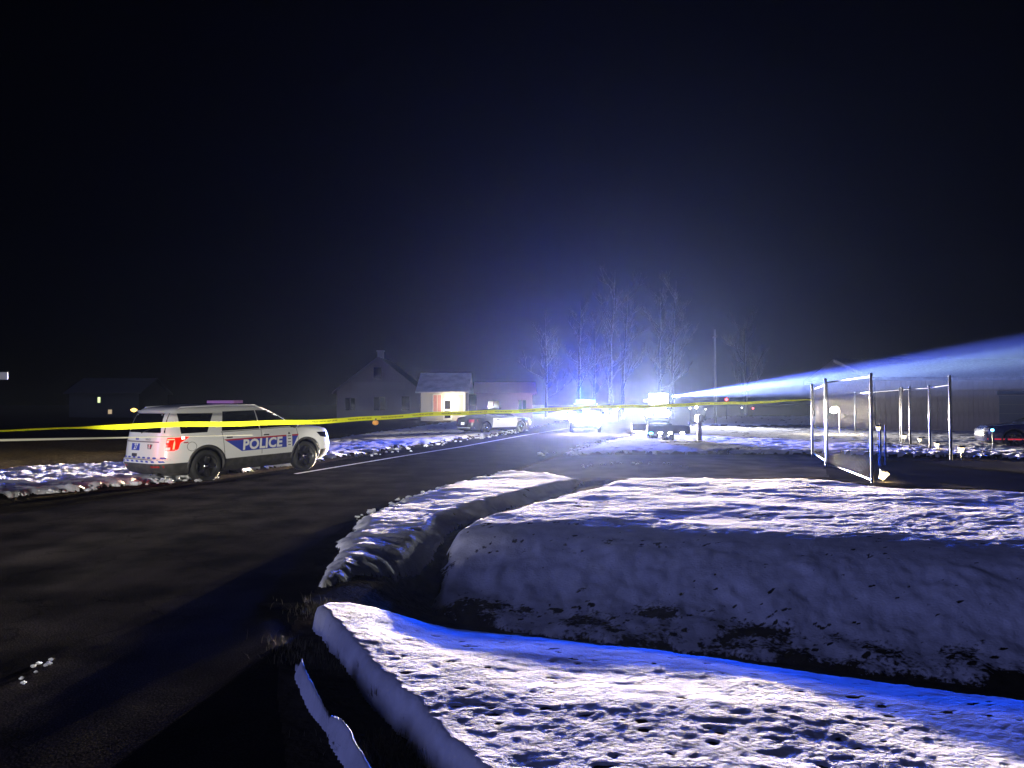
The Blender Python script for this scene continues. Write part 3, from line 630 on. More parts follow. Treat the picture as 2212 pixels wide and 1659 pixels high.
tv, tf = text_mesh('POLICE LINE DO NOT CROSS', .034, bold=.0008, narrow=1.05)
TV = []; TF = []
for k in range(30):
    u0 = .9 + k*.68
    if u0 > 20.6: break
    b = len(TV)
    for (a, c) in tv:
        u = u0 - a; p = tape_path(u); t = (tape_path(u+.01)-tape_path(u-.01)).normalized(); an = tw1(u); up = Vector((0,0,1)); sd_ = t.cross(up).normalized(); w = up*math.cos(an) + sd_*math.sin(an)
        nn = t.cross(w).normalized(); 
        if nn.y > 0: nn = -nn
        TV.append(p + w*c + nn*.0016)
    TF += [tuple(i+b for i in fc) for fc in tf]
lt = pydata('lettering', TV, TF, M_ink, tape); lt['kind'] = 'stuff'
def tape2(u): p = tape_path(u); return Vector((p.x+.3, p.y+1.2, 1.30 + (u-18)*.008 - .07))
v, f = ribbon(tape2, 19.9, 27, .08, .05, lambda u: 1.2 + .2*math.sin(u))
tag(pydata('police_tape', v, f, mat('tape_edge_on', (.75,.72,.55), .5)), 'second thin strand of barrier tape twisted edge on at the left edge', 'tape')
x, y, z = at(1500/2212*2212, 19.6, 875)

# ------------------------------------------------------------------ fence and gate
def post(parent, x, y, h, r=.03, name='post', z0=-.08):
    mb = MB().tube([(x,y,z0),(x,y,h)], r, 12); mb.lathe([(r*1.25,0),(r*1.25,.03),(r*.6,.06),(.0001,.07)], 12, Matrix.Translation((x,y,h))); return mb.build(name, M_galv, parent, True)
def mesh_panel(parent, a, b, z0, z1, pitch=.11, wr=.0013):
    a = Vector(a); b = Vector(b); L = (b-a).length; d = (b-a)/L; H = z1-z0; mb = MB()
    n = int((L+H)/pitch)
    for k in range(n):
        s0 = k*pitch - H
        for sg in (0, 1):
            p0, p1 = s0, s0+H; za, zb = (z0, z1) if sg == 0 else (z1, z0)
            if p0 < 0: za = za + (zb-za)*(-p0/H); p0 = 0
            if p1 > L: zb = za + (zb-za)*((L-p0)/(p1-p0)); p1 = L
            if p1-p0 < .02: continue
            q0 = a + d*p0; q1 = a + d*p1; mb.tube([(q0.x,q0.y,za),(q1.x,q1.y,zb)], wr, 3, False)
    o = mb.build('chain_link_mesh', M_wire, parent); o['kind'] = 'stuff'; return o
M_wire = mat('fence_wire', (.11,.11,.12), .8, 0, spec=.2)
P1 = (8.06,16.6); P2 = (8.82,20.8); P3 = (10.02,24.7); P4 = (13.8,23.3); P5 = (15.8,28.0); P6 = (16.4,30.5); P7 = (16.8,32.0); P8 = (20.4,44.0)
gate = thing('gate', 'open chain link gate leaf with bright bottom rail nearest the yellow lantern', 'gate', (0,0,0))
post(gate, *P1, 2.40, .032, 'post'); 
gv = Vector(P2)-Vector(P1); g1 = Vector(P1)+gv*.012; g2 = Vector(P2)-gv*.03
MB().tube([(*g1,.06),(*g2,.12)], .024, 10).build('bottom_rail', M_galv, gate, True); MB().tube([(*g1,2.38),(*g2,2.36)], .022, 10).build('top_rail', M_galv, gate, True)
MB().tube([(*g2,.1),(*g2,2.38)], .022, 10).build('gate_stile', M_galv, gate, True)
mesh_panel(gate, g1, g2, .10, 2.34)
for z in (1.5, 1.9): MB().lathe([(.04,-.03),(.045,0),(.04,.03)], 10, Matrix.Translation((*P1,z))).build('hinge', M_galv, gate)
fen = thing('fence', 'short chain link fence panel holding the end of the yellow tape', 'fence', (0,0,0))
post(fen, *P2, 2.42, .036); post(fen, *P3, 2.38, .036)
MB().tube([(*P2,2.30),(*P3,2.22)], .022, 10).build('top_rail', M_galv, fen, True); MB().tube([(*P2,.16),(*P3,.14)], .022, 10).build('bottom_rail', M_galv, fen, True)
mesh_panel(fen, P2, P3, .12, 2.28)
fe2 = thing('fence', 'line of tall steel fence posts with a dark top rail running back behind the gate', 'fence', (0,0,0))
for p, h in ((P4,2.62),(P5,2.42),(P6,2.42),(P7,2.42),(P8,2.42)): post(fe2, *p, h, .042)
post(fe2, P7[0]-.35, P7[1]-.8, 2.42, .042)
for p, q in ((P4,P5),(P5,P6),(P6,P7),(P7,P8)): MB().tube([(*p,2.36),(*q,2.36)], .02, 8).build('top_rail', M_dark, fe2, True)
ob = thing('fence', 'pair of thin wooden posts standing just behind the near gate post', 'fence', (0,0,0))
for px, d in ((1200+0, 0),): pass
for px, d, h in ((1900, 21, 1.2), (1911, 21.4, 1.15)):
    x, y = at(px, d); MB().box((x-.02,y-.02,-.1),(x+.02,y+.02,h)).build('post', M_wood, ob)

# garden lights ------------------------------------------------------
M_lan = emis('lantern_glow', (1,.72,.30), 5); M_lan2 = emis('lantern_glow_pale', (1,.85,.5), 2.2); M_lanw = emis('lantern_white', (1,.93,.75), 30)
def stake_light(px, d, py, label, m, s=1., w=0, tilt=0):
    x, y, z = at(px, d, py); t = thing('stake_light', label, 'garden light', (x, y, 0), group='solar stake lights around the fence')
    MB().tube([(0,0,-.08),(0,0,z-.05*s)], .012, 6).build('stake', M_dark, t)
    Mt = Matrix.Translation((0,0,z)) @ Matrix.Rotation(R(tilt), 4, 'Y')
    MB().lathe([(.045*s,-.07*s),(.075*s,.05*s)], 10, Mt).build('lens', m, t); MB().lathe([(.085*s,.05*s),(.095*s,.075*s),(.03*s,.10*s),(.0001,.105*s)], 10, Mt).build('cap', M_dark if tilt == 0 else M_silver, t)
    if w: lamp('stake_light_glow', 'POINT', (x, y-.12, z-.05), w, (1,.68,.28), rad=.04)
    return t
stake_light(1905, 16.9, 1027, 'yellow stake light at the foot of the near gate post', M_lan, 1.25, 10, 28)
stake_light(2022, 27, 961, 'stake light left of the tallest right hand fence post', M_lan2, 1.1, 2)
stake_light(2074, 23.5, 971, 'stake light just right of the tallest right hand fence post', M_lan2, 1.3, 1.5)
stake_light(1952, 31, 943, 'small pale stake light at the foot of the far double fence posts', M_lan2, 1.1, 1)
stake_light(1985, 30, 950, 'dim flat stake light between two far fence posts', M_lan2, 1.0)
stake_light(1896, 21, 925, 'pale stake light behind the near gate post', M_lan2, .9)
x, y, z = at(1800, 40, 886)
ln_ = thing('garden_lantern', 'bright white lantern hanging on a post behind the fence', 'lantern', (x, y, 0))
MB().tube([(.3,0,-.1),(.3,0,1.5),(.15,0,1.62),(0,0,1.58)], .025, 8).build('post', M_silver, ln_); MB().lathe([(.06,0),(.2,-.18),(.17,-.3),(.0001,-.34)], 12, Matrix.Translation((0,0,1.6))).build('lamp_shade', M_lanw, ln_)
lamp('lantern_light', 'POINT', (x, y-.3, 1.2), 260, (1,.85,.55), rad=.1)

# small lights beyond the flood light --------------------------------
for px, py, d, col, s_, lab, nm in ((1490,882,75,(1,.95,.9),.10,'small white light right of the floodlight', 'white'), (1504,880,75,(1,.85,.6),.17,'larger warm light second right of the floodlight', 'warm'), (1524,884,80,(.9,.9,1),.08,'faint bluish light third right of the floodlight', 'cool'),
        (1569,863,80,(1,.05,.06),.17,'red light beside the thin utility pole', 'red'), (1602,881,85,(.95,.9,1),.08,'tiny white light between the two red ones', 'tiny'), (1626,882,85,(1,.06,.05),.11,'low red light right of the thin utility pole', 'lowred'),
        (1335,884,70,(1,1,1),.09,'tiny white light left of the floodlight', 'left')):
    x, y, z = at(px, d, py); t = thing('yard_lamp', lab, 'lamp', (x, y, 0), group='distant lamps along the far road')
    MB().tube([(0,0,-.1),(0,0,z)], .03, 6).build('post', M_dark, t); MB().lathe([(.0001,-s_),(s_*.8,-s_*.6),(s_,0),(s_*.8,s_*.6),(.0001,s_)], 12, Matrix.Translation((0,0,z))).build('bulb', emis('lamp_'+nm, col, 9), t, True)

# mailbox on a post ---------------------------------------------------
x, y = at(1510, 33.5); mbx = thing('mailbox', 'dark mailbox on a thick post standing in the snow', 'mailbox', (x, y, 0))
MB().box((-.09,-.09,-.1),(.09,.09,.95)).build('post', M_wood, mbx)
mv = MB(); prof = [(-.13,0),(-.13,.2),(-.1,.3),(0,.34),(.1,.3),(.13,.2),(.13,0)]
mv.add([(a-.28*0, -.26, .95+b) for a, b in prof] + [(a, .26, .95+b) for a, b in prof], [tuple(range(7)), tuple(reversed(range(7,14)))] + [(i, i+7, (i+1)%7+7, (i+1)%7) for i in range(7)])
mv.build('box', M_dark, mbx); MB().box((-.5,-.05,.86),(.05,.05,.94)).build('bracket', M_wood, mbx)

# low trailer; its reflectors get emission for the light they throw back --------------------------------------
x, y = at(1425, 34.5); tr = thing('utility_trailer', 'low dark utility trailer with bright reflectors below the floodlight', 'trailer', (x, y, 0), R(8))
MB().box((-1.0,-1.2,.42),(1.0,1.2,.50)).build('deck', M_dark, tr); 
for yy in (-1.17, 1.17): MB().box((-1.0,yy-.03,.50),(1.0,yy+.03,.80)).build('side_board', M_dark, tr)
MB().tube([(0,1.2,.45),(0,2.3,.42)], .04, 8).build('drawbar', M_dark, tr)
for s_ in (-1, 1):
    wheel(tr, 0, s_, rad=.30, w=.2, hw=1.16, z=.30)
    v_ = []; f_ = []
    for k in range(13):
        a = math.pi*k/12; v_ += [(.38*math.cos(a), s_*.98, .34+.38*math.sin(a)), (.38*math.cos(a), s_*1.2, .34+.38*math.sin(a))]
    pydata('fender', v_, [(2*k, 2*k+1, 2*k+3, 2*k+2) for k in range(12)], M_galv, tr)
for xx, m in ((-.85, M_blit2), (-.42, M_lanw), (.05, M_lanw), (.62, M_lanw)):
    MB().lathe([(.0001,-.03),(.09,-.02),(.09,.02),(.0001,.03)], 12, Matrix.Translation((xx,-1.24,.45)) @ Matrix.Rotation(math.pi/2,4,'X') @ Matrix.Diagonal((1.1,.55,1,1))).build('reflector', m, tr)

# street sign at the left edge ------------------------------------------
x, y, z = at(-6, 15, 812); sg = thing('street_sign', 'pale street name plate cut off by the left edge', 'sign', (x-.35, y, 0))
MB().tube([(0,0,-.1),(0,0,z+.05)], .03, 10).build('post', M_galv, sg)
MB().box((-.3,-.012,z-.075),(.56,.012,z+.075)).build('name_plate', mat('sign_face', (.45,.45,.48), .5), sg)

# orange reflector clipped under the tape --------------------------------
p = tape_path(16.9); hy = thing('marker', 'small rounded orange marker hanging from the yellow tape right of the white police vehicle', 'marker', (p.x, p.y, p.z-.085))
M_mk = mat('orange_plastic', (.95,.42,.06), .4)
MB().lathe([(.0001,-.018),(.045,-.014),(.058,0),(.045,.014),(.0001,.018)], 18, Matrix.Rotation(math.pi/2, 4, 'X') @ Matrix.Diagonal((1,.8,1,1))).build('reflector_disc', M_mk, hy, True)
MB().box((-.02,-.006,.03),(.02,.006,.075)).build('clip', M_dark, hy)

# ------------------------------------------------------------------ houses
def siding(parent, x0, x1, y, z0, z1, m, n, name='board'):
    h = (z1-z0)/n
    me = None
    for k in range(n):
        zb = z0 + k*h
        if me is None:
            mb = MB().add([(x0,y,0),(x1,y,0),(x1,y-.028,0),(x0,y-.028,0),(x0,y,h),(x1,y,h),(x1,y-.006,h),(x0,y-.006,h)], [(0,3,2,1),(4,5,6,7),(3,2,6,7),(0,1,5,4),(0,4,7,3),(1,2,6,5)])
            o = mb.build(name, m, parent); me = o.data
        else: o = bpy.data.objects.new(name, me); C.objects.link(o); o.parent = parent
        o.location = (0, 0, zb)
def window(parent, x, y, z, w, h, mf, mg, bars=(1,1)):
    f = MB(); t = .07
    f.box((x-w/2-t,y-.05,z-t),(x+w/2+t,y-.002,z)).box((x-w/2-t,y-.05,z+h),(x+w/2+t,y-.002,z+h+t)).box((x-w/2-t,y-.05,z+.001),(x-w/2,y-.002,z+h-.001)).box((x+w/2,y-.05,z+.001),(x+w/2+t,y-.002,z+h-.001))
    for k in range(1, bars[0]+1):
        xx = x - w/2 + w*k/(bars[0]+1); f.box((xx-.025,y-.045,z+.002),(xx+.025,y-.004,z+h-.002))
    fo = f.build('window', mf, parent)
    MB().box((x-w/2,y-.02,z+.001),(x+w/2,y-.003,z+h-.001)).build('pane', mg, fo)
    return fo
M_sid1 = mat('grey_siding', (.17,.14,.17), .7); M_sid2 = mat('pale_siding', (.50,.49,.47), .7); M_roof = mat('shingle_roof', (.09,.085,.085), .9, noise=(6,(.15,.14,.14),.4,.7)); M_trim = mat('white_trim', (.75,.75,.74), .5)
M_brown = mat('brown_stucco', (.42,.36,.27), .85, noise=(1.3,(.6,.55,.44),.3,.7)); M_pink = mat('magenta_lit_siding', (.40,.18,.30), .8); M_roofsn = mat('snowy_roof', (.55,.55,.57), .7, noise=(1.2,(.78,.78,.8),.35,.6))  # M_pink: magenta light painted into the wall and roof colour
def gable_house(name, label, x0, x1, y, dep, ze, zr, m, axis='y', roofm=M_roof, boards=0, z0=-.1):
    """front wall at y; axis y: gable faces the camera"""
    t = thing(name, label, 'house', ((x0+x1)/2, y, 0)); c = (x0+x1)/2; a, b = x0-c, x1-c
    if axis == 'y':
        w = MB().add([(a,0,z0),(b,0,z0),(b,0,ze),(0,0,zr),(a,0,ze),(a,dep,z0),(b,dep,z0),(b,dep,ze),(0,dep,zr),(a,dep,ze)], [(0,1,2,3,4),(9,8,7,6,5),(0,4,9,5),(1,6,7,2)]).build('wall', m, t)
        o = .45; sl = (zr-ze)/b; rf = MB()
        for s_ in (-1, 1):
            rf.add([(0,-o,zr+.03),(s_*(b+o),-o,ze-o*sl+.03),(s_*(b+o),dep+o,ze-o*sl+.03),(0,dep+o,zr+.03),(0,-o,zr+.20),(s_*(b+o),-o,ze-o*sl+.18),(s_*(b+o),dep+o,ze-o*sl+.18),(0,dep+o,zr+.20)], [(0,1,2,3),(4,5,6,7),(0,1,5,4),(1,2,6,5),(2,3,7,6)])
        rf.build('roof', roofm, t)
        bg = MB()
        for s_ in (-1, 1): bg.add([(0,-o-.03,zr-.02),(s_*(b+o),-o-.03,ze-o*sl-.04),(s_*(b+o),-o-.03,ze-o*sl+.16),(0,-o-.03,zr+.18),(0,-o,zr-.02),(s_*(b+o),-o,ze-o*sl-.04),(s_*(b+o),-o,ze-o*sl+.16),(0,-o,zr+.18)], [(0,1,2,3),(0,1,5,4),(3,2,6,7)])
        bg.build('gable_trim', M_trim if False else m, t)
    else:
        w = MB().box((a,0,z0),(b,dep,ze)).add([(a,0,ze),(a,dep,ze),(a,dep/2,zr)], [(0,1,2)]).add([(b,0,ze),(b,dep,ze),(b,dep/2,zr)], [(0,1,2)]).build('wall', m, t); o = .5
        sl = (zr-ze)/(dep/2); rf = MB()
        for s_ in (-1, 1):
            ye = dep/2 + s_*(dep/2+o); rf.add([(a-o,dep/2,zr+.03),(b+o,dep/2,zr+.03),(b+o,ye,ze-o*sl+.03),(a-o,ye,ze-o*sl+.03),(a-o,dep/2,zr+.2),(b+o,dep/2,zr+.2),(b+o,ye,ze-o*sl+.18),(a-o,ye,ze-o*sl+.18)], [(0,1,2,3),(4,5,6,7),(3,2,6,7),(0,3,7,4),(1,2,6,5)])
        rf.build('roof', roofm, t)
    if boards: siding(t, a, b, -.002, z0, ze, m, boards)
    return t, a, b
x0, _ = at(728, 84); x1, _ = at(907, 84)
h1, a, b = gable_house('house', 'dark grey gabled house with a chimney left of the lit porch', x0, x1, 84, 9, 3.25, 6.9, M_sid1, 'y', M_roof, 14)
window(h1, -.1, -.03, 4.6, .9, 1.3, M_sid1, M_glass, (0,0)); window(h1, .15, -.03, 1.0, 1.3, 1.5, M_sid1, M_glass, (1,0)); window(h1, 3.1, -.03, 1.0, .9, 1.6, M_sid1, M_glass, (0,0)); window(h1, -3.2, -.03, 1.0, 1.1, 1.4, M_sid1, M_glass)
MB().box((-.7,3.0,6.2),(.0,3.6,7.9)).box((-.78,2.92,7.9),(.08,3.68,8.05)).build('chimney', mat('chimney_brick', (.35,.33,.33), .9), h1)
siding(h1, -3.0, 3.0, -.002, 3.3, 4.2, M_sid1, 4)
x0, _ = at(909, 76); x1, _ = at(1003, 76)
h2, a, b = gable_house('house', 'small pale house with a lit porch lamp and white framed windows', x0, x1, 76, 8, 3.05, 4.9, M_sid2, 'x', M_roofsn, 12)
w_ = b-a
window(h2, a+w_*.38, -.03, .95, .8, 1.7, M_trim, emis('curtain_pink', (.9,.25,.3), .12, (.4,.2,.2)), (1,0)); window(h2, a+w_*.85, -.03, .95, 1.3, 1.75, M_trim, emis('window_warm', (1,.85,.5), .22, (.3,.28,.2)), (1,0))
dr = MB().box((a+w_*.62-.45,-.08,.1),(a+w_*.62+.45,-.034,2.3)).build('door', M_trim, h2); MB().box((a+w_*.62-.3,-.10,1.2),(a+w_*.62+.3,-.081,2.1)).build('door_pane', M_glass, dr); MB().box((a+w_*.62-.3,-.10,.3),(a+w_*.62+.3,-.081,1.0)).build('door_pane', M_glass, dr)
MB().lathe([(.0001,-.16),(.13,-.10),(.15,.03),(.10,.12),(.0001,.16)], 12, Matrix.Translation((a+w_*.735,-.28,1.75))).build('porch_lamp', emis('porch_bulb', (1,.92,.45), 12), h2)
lamp('porch_light', 'POINT', (h2.location.x+a+w_*.735, 76-.75, 1.85), 420, (1,.84,.48), rad=.1)
MB().box((b-.1,-.1,-.1),(b+.12,-.03,3.0)).build('corner_board', M_trim, h2)
x0, _ = at(1030, 88); x1, _ = at(1150, 88)
h3, a, b = gable_house('house', 'low magenta-lit house right of the lit porch behind the dark sedan', x0, x1, 88, 8, 3.0, 4.2, M_pink, 'x', M_pink, 12)
window(h3, a+2.0, -.03, 1.0, 1.3, 1.1, M_pink, M_glass); window(h3, a+5.4, -.03, 1.0, .9, 1.2, M_pink, M_glass)
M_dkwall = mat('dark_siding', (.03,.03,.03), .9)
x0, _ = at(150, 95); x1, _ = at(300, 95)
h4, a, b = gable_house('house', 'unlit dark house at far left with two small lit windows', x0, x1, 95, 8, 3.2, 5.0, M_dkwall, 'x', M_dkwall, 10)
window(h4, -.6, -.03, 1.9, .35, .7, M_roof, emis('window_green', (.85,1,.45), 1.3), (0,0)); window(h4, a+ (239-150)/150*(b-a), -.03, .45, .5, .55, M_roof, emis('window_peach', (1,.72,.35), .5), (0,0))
x, y, z = at(290, 70, 886); pl_ = thing('yard_lamp', 'orange yellow lamp just above the rear window of the white police vehicle', 'lamp', (x, y, 0))
MB().tube([(0,0,-.1),(0,0,z-.15)], .04, 8).build('post', M_dark, pl_); MB().lathe([(.0001,-.2),(.22,-.08),(.3,.05),(.1,.16),(.0001,.2)], 12, Matrix.Translation((0,0,z))).build('bulb', emis('lamp_amber', (1,.62,.12), 4), pl_, True)
# building at the right with a garage door
x0, _ = at(1890, 46); x1, _ = at(2420, 46)
gb = thing('garage_building', 'long tan building with a grey garage door at the right edge', 'building', (x0, 46, 0)); Lb = x1-x0
MB().box((0,0,-.1),(Lb,9,3.25)).build('wall', M_brown, gb); MB().box((-.06,-.03,-.1),(-.004,9.02,3.3)).build('shaded_end_wall', M_wood, gb)  # dark end sheet: shade put into colour over the tan wall
o = .6; MB().add([(-o,-o,3.2),(Lb+o,-o,3.2),(Lb+o,4.5,4.6),(-o,4.5,4.6),(-o,-o,3.42),(Lb+o,-o,3.42),(Lb+o,4.5,4.82),(-o,4.5,4.82)], [(0,1,2,3),(4,5,6,7),(0,1,5,4),(0,3,7,4),(1,2,6,5)]).add([(-o,9.6,3.2),(Lb+o,9.6,3.2),(Lb+o,9.6,3.42),(-o,9.6,3.42),(Lb+o,4.5,4.82),(-o,4.5,4.82)], [(0,1,2,3),(3,2,4,5)]).build('roof', M_roof, gb)
gx0 = (2157-1890)/F*46; gd = MB().box((gx0,-.10,0.02),(gx0+4.8,-.05,.03)).build('garage_door', M_clad, gb)
me = None
M_gd = mat('garage_door_paint', (.24,.26,.26), .6)
for k in range(4):
    if me is None: o_ = MB().box((gx0,-.05,.03),(gx0+4.8,-.012,.575)).build('door_panel', M_gd, gd); me = o_.data
    else: o_ = bpy.data.objects.new('door_panel', me); C.objects.link(o_); o_.parent = gd
    o_.location.z = k*.565
MB().box((gx0-.12,-.12,2.33),(gx0+4.92,-.004,2.55)).build('lintel', M_dark, gb)
me = None
for k in range(24):
    xk = k*gx0/24
    if me is None: o_ = MB().box((0.01,-.022,-.1),(gx0/24-.018,-.003,3.18)).build('wall_board', M_brown, gb); me = o_.data
    else: o_ = bpy.data.objects.new('wall_board', me); C.objects.link(o_); o_.parent = gb
    o_.location.x = xk

# ------------------------------------------------------------------ trees, pole
def bare_tree(px, d, h, label, seed, rad=.22, m=M_bark, lean=0, spread=.5, levels=4):
    rr = random.Random(seed); x, y = at(px, d); t = thing('bare_tree', label, 'tree', (x, y, -.1), group='leafless trees behind the police vehicles')
    tr_ = MB(); cr = MB()
    pts = [(0,0,0)]; rads = [rad]; n = 8
    for i in range(1, n+1):
        k = i/n; pts.append((lean*h*k*k + rr.uniform(-.12,.12)*k, rr.uniform(-.12,.12)*k, h*.92*k)); rads.append(rad*(1-k)**.8+.012)
    tr_.tube(pts, rads, 8)
    def br(p, dr, L, r, lv):
        q = [p]; c = Vector(p); dd = Vector(dr); ns = 3
        for i in range(ns):
            dd = (dd + Vector((rr.uniform(-.22,.22), rr.uniform(-.22,.22), rr.uniform(-.02,.22)))).normalized(); c = c + dd*L/ns; q.append(tuple(c))
        cr.tube(q, [r*(1-.28*i) for i in range(ns+1)], 4 if lv > 1 else 3, False)
        if lv <= 0: return
        for k in range(rr.randint(3, 4)):
            f_ = rr.uniform(.3, 1); i = min(int(f_*ns), ns-1); pp = Vector(q[i]).lerp(Vector(q[i+1]), f_*ns-i)
            nd = (dd + Vector((rr.uniform(-1,1), rr.uniform(-1,1), rr.uniform(-.3,.9)))*.75).normalized(); br(tuple(pp), nd, L*rr.uniform(.45,.68), r*.55, lv-1)
    for k in range(14):
        f_ = .22 + .75*k/14; i = min(int(f_*n), n-1); pp = Vector(pts[i]).lerp(Vector(pts[i+1]), f_*n-i); a = rr.uniform(0, 6.28)
        br(tuple(pp), Vector((math.cos(a), math.sin(a), rr.uniform(.5,1.3))).normalized(), h*spread*(1-f_*.55)*rr.uniform(.5,.8), rads[i]*.5, levels-1)
    tr_.build('trunk', m, t, True); cr.build('crown', m, t); return t
bare_tree(1251, 66, 12, 'slim leafless tree directly above the left headlight glare', 1, .17, lean=.01, spread=.28)
bare_tree(1283, 78, 13, 'thin leafless tree second from the left above the blue roof lights', 2, .14, lean=.02, spread=.3)
bare_tree(1318, 72, 16, 'tall leafless tree behind the blue roof lights', 3, .2, lean=.03, spread=.3)
bare_tree(1345, 84, 17, 'leafless tree leaning right between blue roof bar and floodlight', 4, .22, lean=.05, spread=.3)
bare_tree(1424, 82, 16, 'leafless tree rising straight above the white floodlight', 5, .24, lean=.01, spread=.34)
bare_tree(1452, 88, 18, 'tallest leafless tree right above the white floodlight', 6, .24, lean=.03, spread=.32)
bare_tree(1610, 95, 13, 'wide twiggy tree right of the thin utility pole', 7, .25, spread=.5)
bare_tree(1180, 92, 12, 'broad leafless tree above the magenta-lit house', 8, .22, spread=.5)
x, y = at(1545, 64); up = thing('utility_pole', 'thin tall utility pole right of the floodlight', 'pole', (x, y, 0))
MB().tube([(0,0,-.2),(0,0,8.2)], [.11,.075], 10).build('pole', mat('pole_wood', (.16,.15,.15), .7), up, True); MB().box((-.07,-.6,7.5),(.07,.6,7.62)).build('cross_arm', M_wood, up)
def conifer(px, d, h, w, label, seed):
    rr = random.Random(seed); x, y = at(px, d); t = thing('conifer', label, 'tree', (x, y, -.1)); MB().tube([(0,0,0),(0,0,h)], [.14,.01], 6).build('trunk', M_bark, t)
    mb = MB()
    for k in range(1500):
        f_ = rr.random()**.75; z = h*(.12+.88*f_); r0 = w*(1-f_)*(.35+.65*rr.random()**.5)*(.8+.2*math.sin(z*6)); a = rr.uniform(0,6.28); c = Vector((r0*math.cos(a), r0*math.sin(a), z-.15*r0)); s_ = rr.uniform(.10,.26)
        d1 = Vector((math.cos(a), math.sin(a), -.35+rr.uniform(-.3,.3)))*s_; d2 = Vector((-math.sin(a), math.cos(a), rr.uniform(-.4,.4)))*s_*.45
        mb.add([c-d2, c+d1, c+d2, c-d1*.4], [(0,1,2,3)])
    mb.build('crown', mat('needles', (.05,.06,.045), .8, noise=(8,(.30,.30,.30),.45,.62)), t)
conifer(1922, 60, 5.2, 1.3, 'small pointed conifer rising behind the tan building', 3)
conifer(1853, 50, 3.4, 1.3, 'low snowy conifer between the gate leaf and the double posts', 4)

# ------------------------------------------------------------------ grass, ice lumps
def tuft(name, spots, m, hmin, hmax, n, spread, label=None):
    mb = MB(); rr = random.Random(5)
    for (px, py) in spots:
        gx, gy = G(px, py, -.1)
        for k in range(n):
            a = rr.uniform(0,6.28); r0 = abs(rr.gauss(0, spread)); x = gx + r0*math.cos(a)*1.8; y = gy + r0*math.sin(a); z = float(HT(np.array([x]), np.array([y]))[0]) - .01
            h = rr.uniform(hmin, hmax); b = rr.uniform(0, 6.28); l = rr.uniform(.1, .9)*h; w = .0022; dx, dy = math.cos(b), math.sin(b)
            p0 = Vector((x,y,z)); p1 = p0+Vector((dx*l*.3,dy*l*.3,h*.6)); p2 = p0+Vector((dx*l,dy*l,h)); s = Vector((-dy,dx,0))*w
            mb.add([p0-s,p0+s,p1+s*.8,p1-s*.8,p2], [(0,1,2,3),(3,2,4)])
    o = mb.build(name, m); o['kind'] = 'stuff'; o['label'] = label; return o
M_blade = mat('dry_grass', (.12,.10,.05), .8, noise=(30,(.22,.19,.10),.4,.6))
tuft('grass', [(690,1330),(705,1325),(720,1332),(745,1338),(850,1352),(880,1360),(905,1372),(930,1375),(800,1345),(1005,1392),(1060,1396),(1180,1400),(840,1618),(856,1634),(848,1655),(665,1408),(672,1430),(680,1450),(960,1385),(1500,1440),(1700,1470),(1900,1495),(2100,1525)],
     M_blade, .03, .10, 170, .10, 'dry grass sticking out of the ditch edge and gutter')
mb = MB(); rr = random.Random(23)
for k in range(170):
    px, py = rr.uniform(760, 2200), rr.uniform(1400, 1659)
    if py < 1395 + max(0, px-900)*.115 or py > 1350 + (px-700)*1.15: continue
    gx, gy = G(px, py, .12); gz = float(HT(np.array([gx]), np.array([gy]))[0]) + .125
    for q in range(rr.randint(3, 9)):
        x, y = gx + rr.gauss(0, .018), gy + rr.gauss(0, .018); b = rr.uniform(0, 6.28); h = rr.uniform(.015, .045); l = rr.uniform(.2, .9)*h; dx, dy = math.cos(b), math.sin(b)
        p0 = Vector((x,y,gz-.03)); p2 = p0 + Vector((dx*l, dy*l, h+.03)); s_ = Vector((-dy,dx,0))*.0018
        mb.add([p0-s_, p0+s_, p2], [(0,1,2)])
o = mb.build('grass_sprigs', M_blade); o['kind'] = 'stuff'; o['label'] = 'short dead grass sprigs poking through the near snow'
mb = MB(); rr = random.Random(11)
ed = [(1100,1022),(1000,1045),(940,1062),(880,1080),(830,1104),(780,1130)]
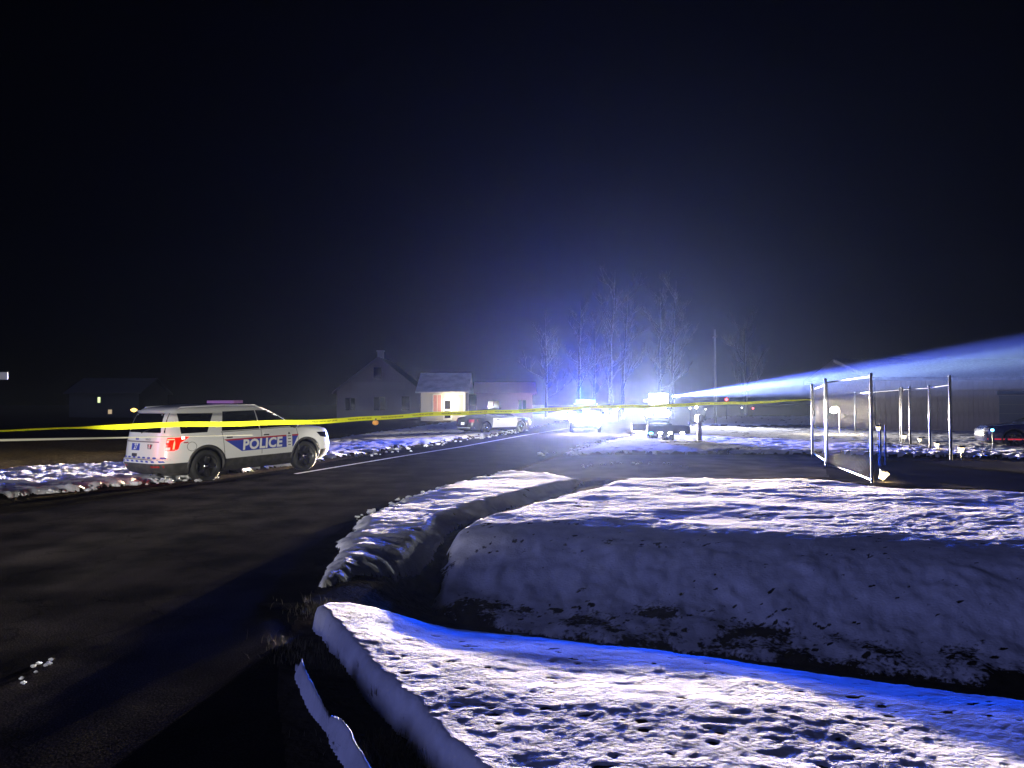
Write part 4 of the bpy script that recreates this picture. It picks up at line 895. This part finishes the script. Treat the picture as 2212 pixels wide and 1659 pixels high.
def lump(x, y, z, s):
    k = len(mb.v); vs = []
    for i in range(5):
        for j in range(7):
            th = math.pi*(i+.5)/5; ph = 2*math.pi*j/7; r_ = s*rr.uniform(.65,1.15); vs.append((x+r_*math.sin(th)*math.cos(ph)*1.3, y+r_*math.sin(th)*math.sin(ph), z+r_*math.cos(th)*.75))
    mb.add(vs, [(i*7+j, i*7+(j+1)%7, (i+1)*7+(j+1)%7, (i+1)*7+j) for i in range(4) for j in range(7)] + [tuple(range(7)), tuple(range(28,35))])
def along(ed, n, sp, s0, s1):
    for k in range(n):
        i = rr.randrange(len(ed)-1); t = rr.random(); px = ed[i][0]*(1-t)+ed[i+1][0]*t; py = ed[i][1]*(1-t)+ed[i+1][1]*t; x, y = G(px, py)
        lump(x + rr.gauss(.1, sp), y + rr.gauss(.1, sp), rr.uniform(0,.03), rr.uniform(s0, s1)*rr.random()**.4)
along(ed, 190, .12, .02, .09); along([(0,1070),(150,1055),(300,1042),(430,1034)], 200, .25, .03, .12); along([(1200,985),(1260,968),(1330,950),(1420,935)], 90, .4, .04, .14)
along([(750,988),(1000,950),(1130,930)], 110, .3, .03, .10); along([(60,1430),(40,1460),(25,1500)], 10, .05, .008, .02); along([(1260,1010),(1350,1000),(1500,1008)], 24, .3, .02, .06)
tag(mb.build('ice_lumps', M_snow), 'ragged lumps of ploughed ice along the edges of the road', None, kind='stuff') if False else None
ob_ = mb.build('ice_lumps', M_snow); ob_['kind'] = 'stuff'; ob_['label'] = 'ragged lumps of ploughed ice along the edges of the road'

# ------------------------------------------------------------------ haze
hm = bpy.data.materials.new('night_mist'); hm.use_nodes = True; nt = hm.node_tree; nt.nodes.clear()
out = nt.nodes.new('ShaderNodeOutputMaterial'); pv = nt.nodes.new('ShaderNodeVolumePrincipled'); nt.links.new(pv.outputs[0], out.inputs['Volume'])
pv.inputs['Density'].default_value = HAZE; pv.inputs['Color'].default_value = (.46,.60,1,1); pv.inputs['Anisotropy'].default_value = .83
hz = MB().box((-120,-14,-2.2),(110,150,30)).build('haze', hm); hz['kind'] = 'stuff'
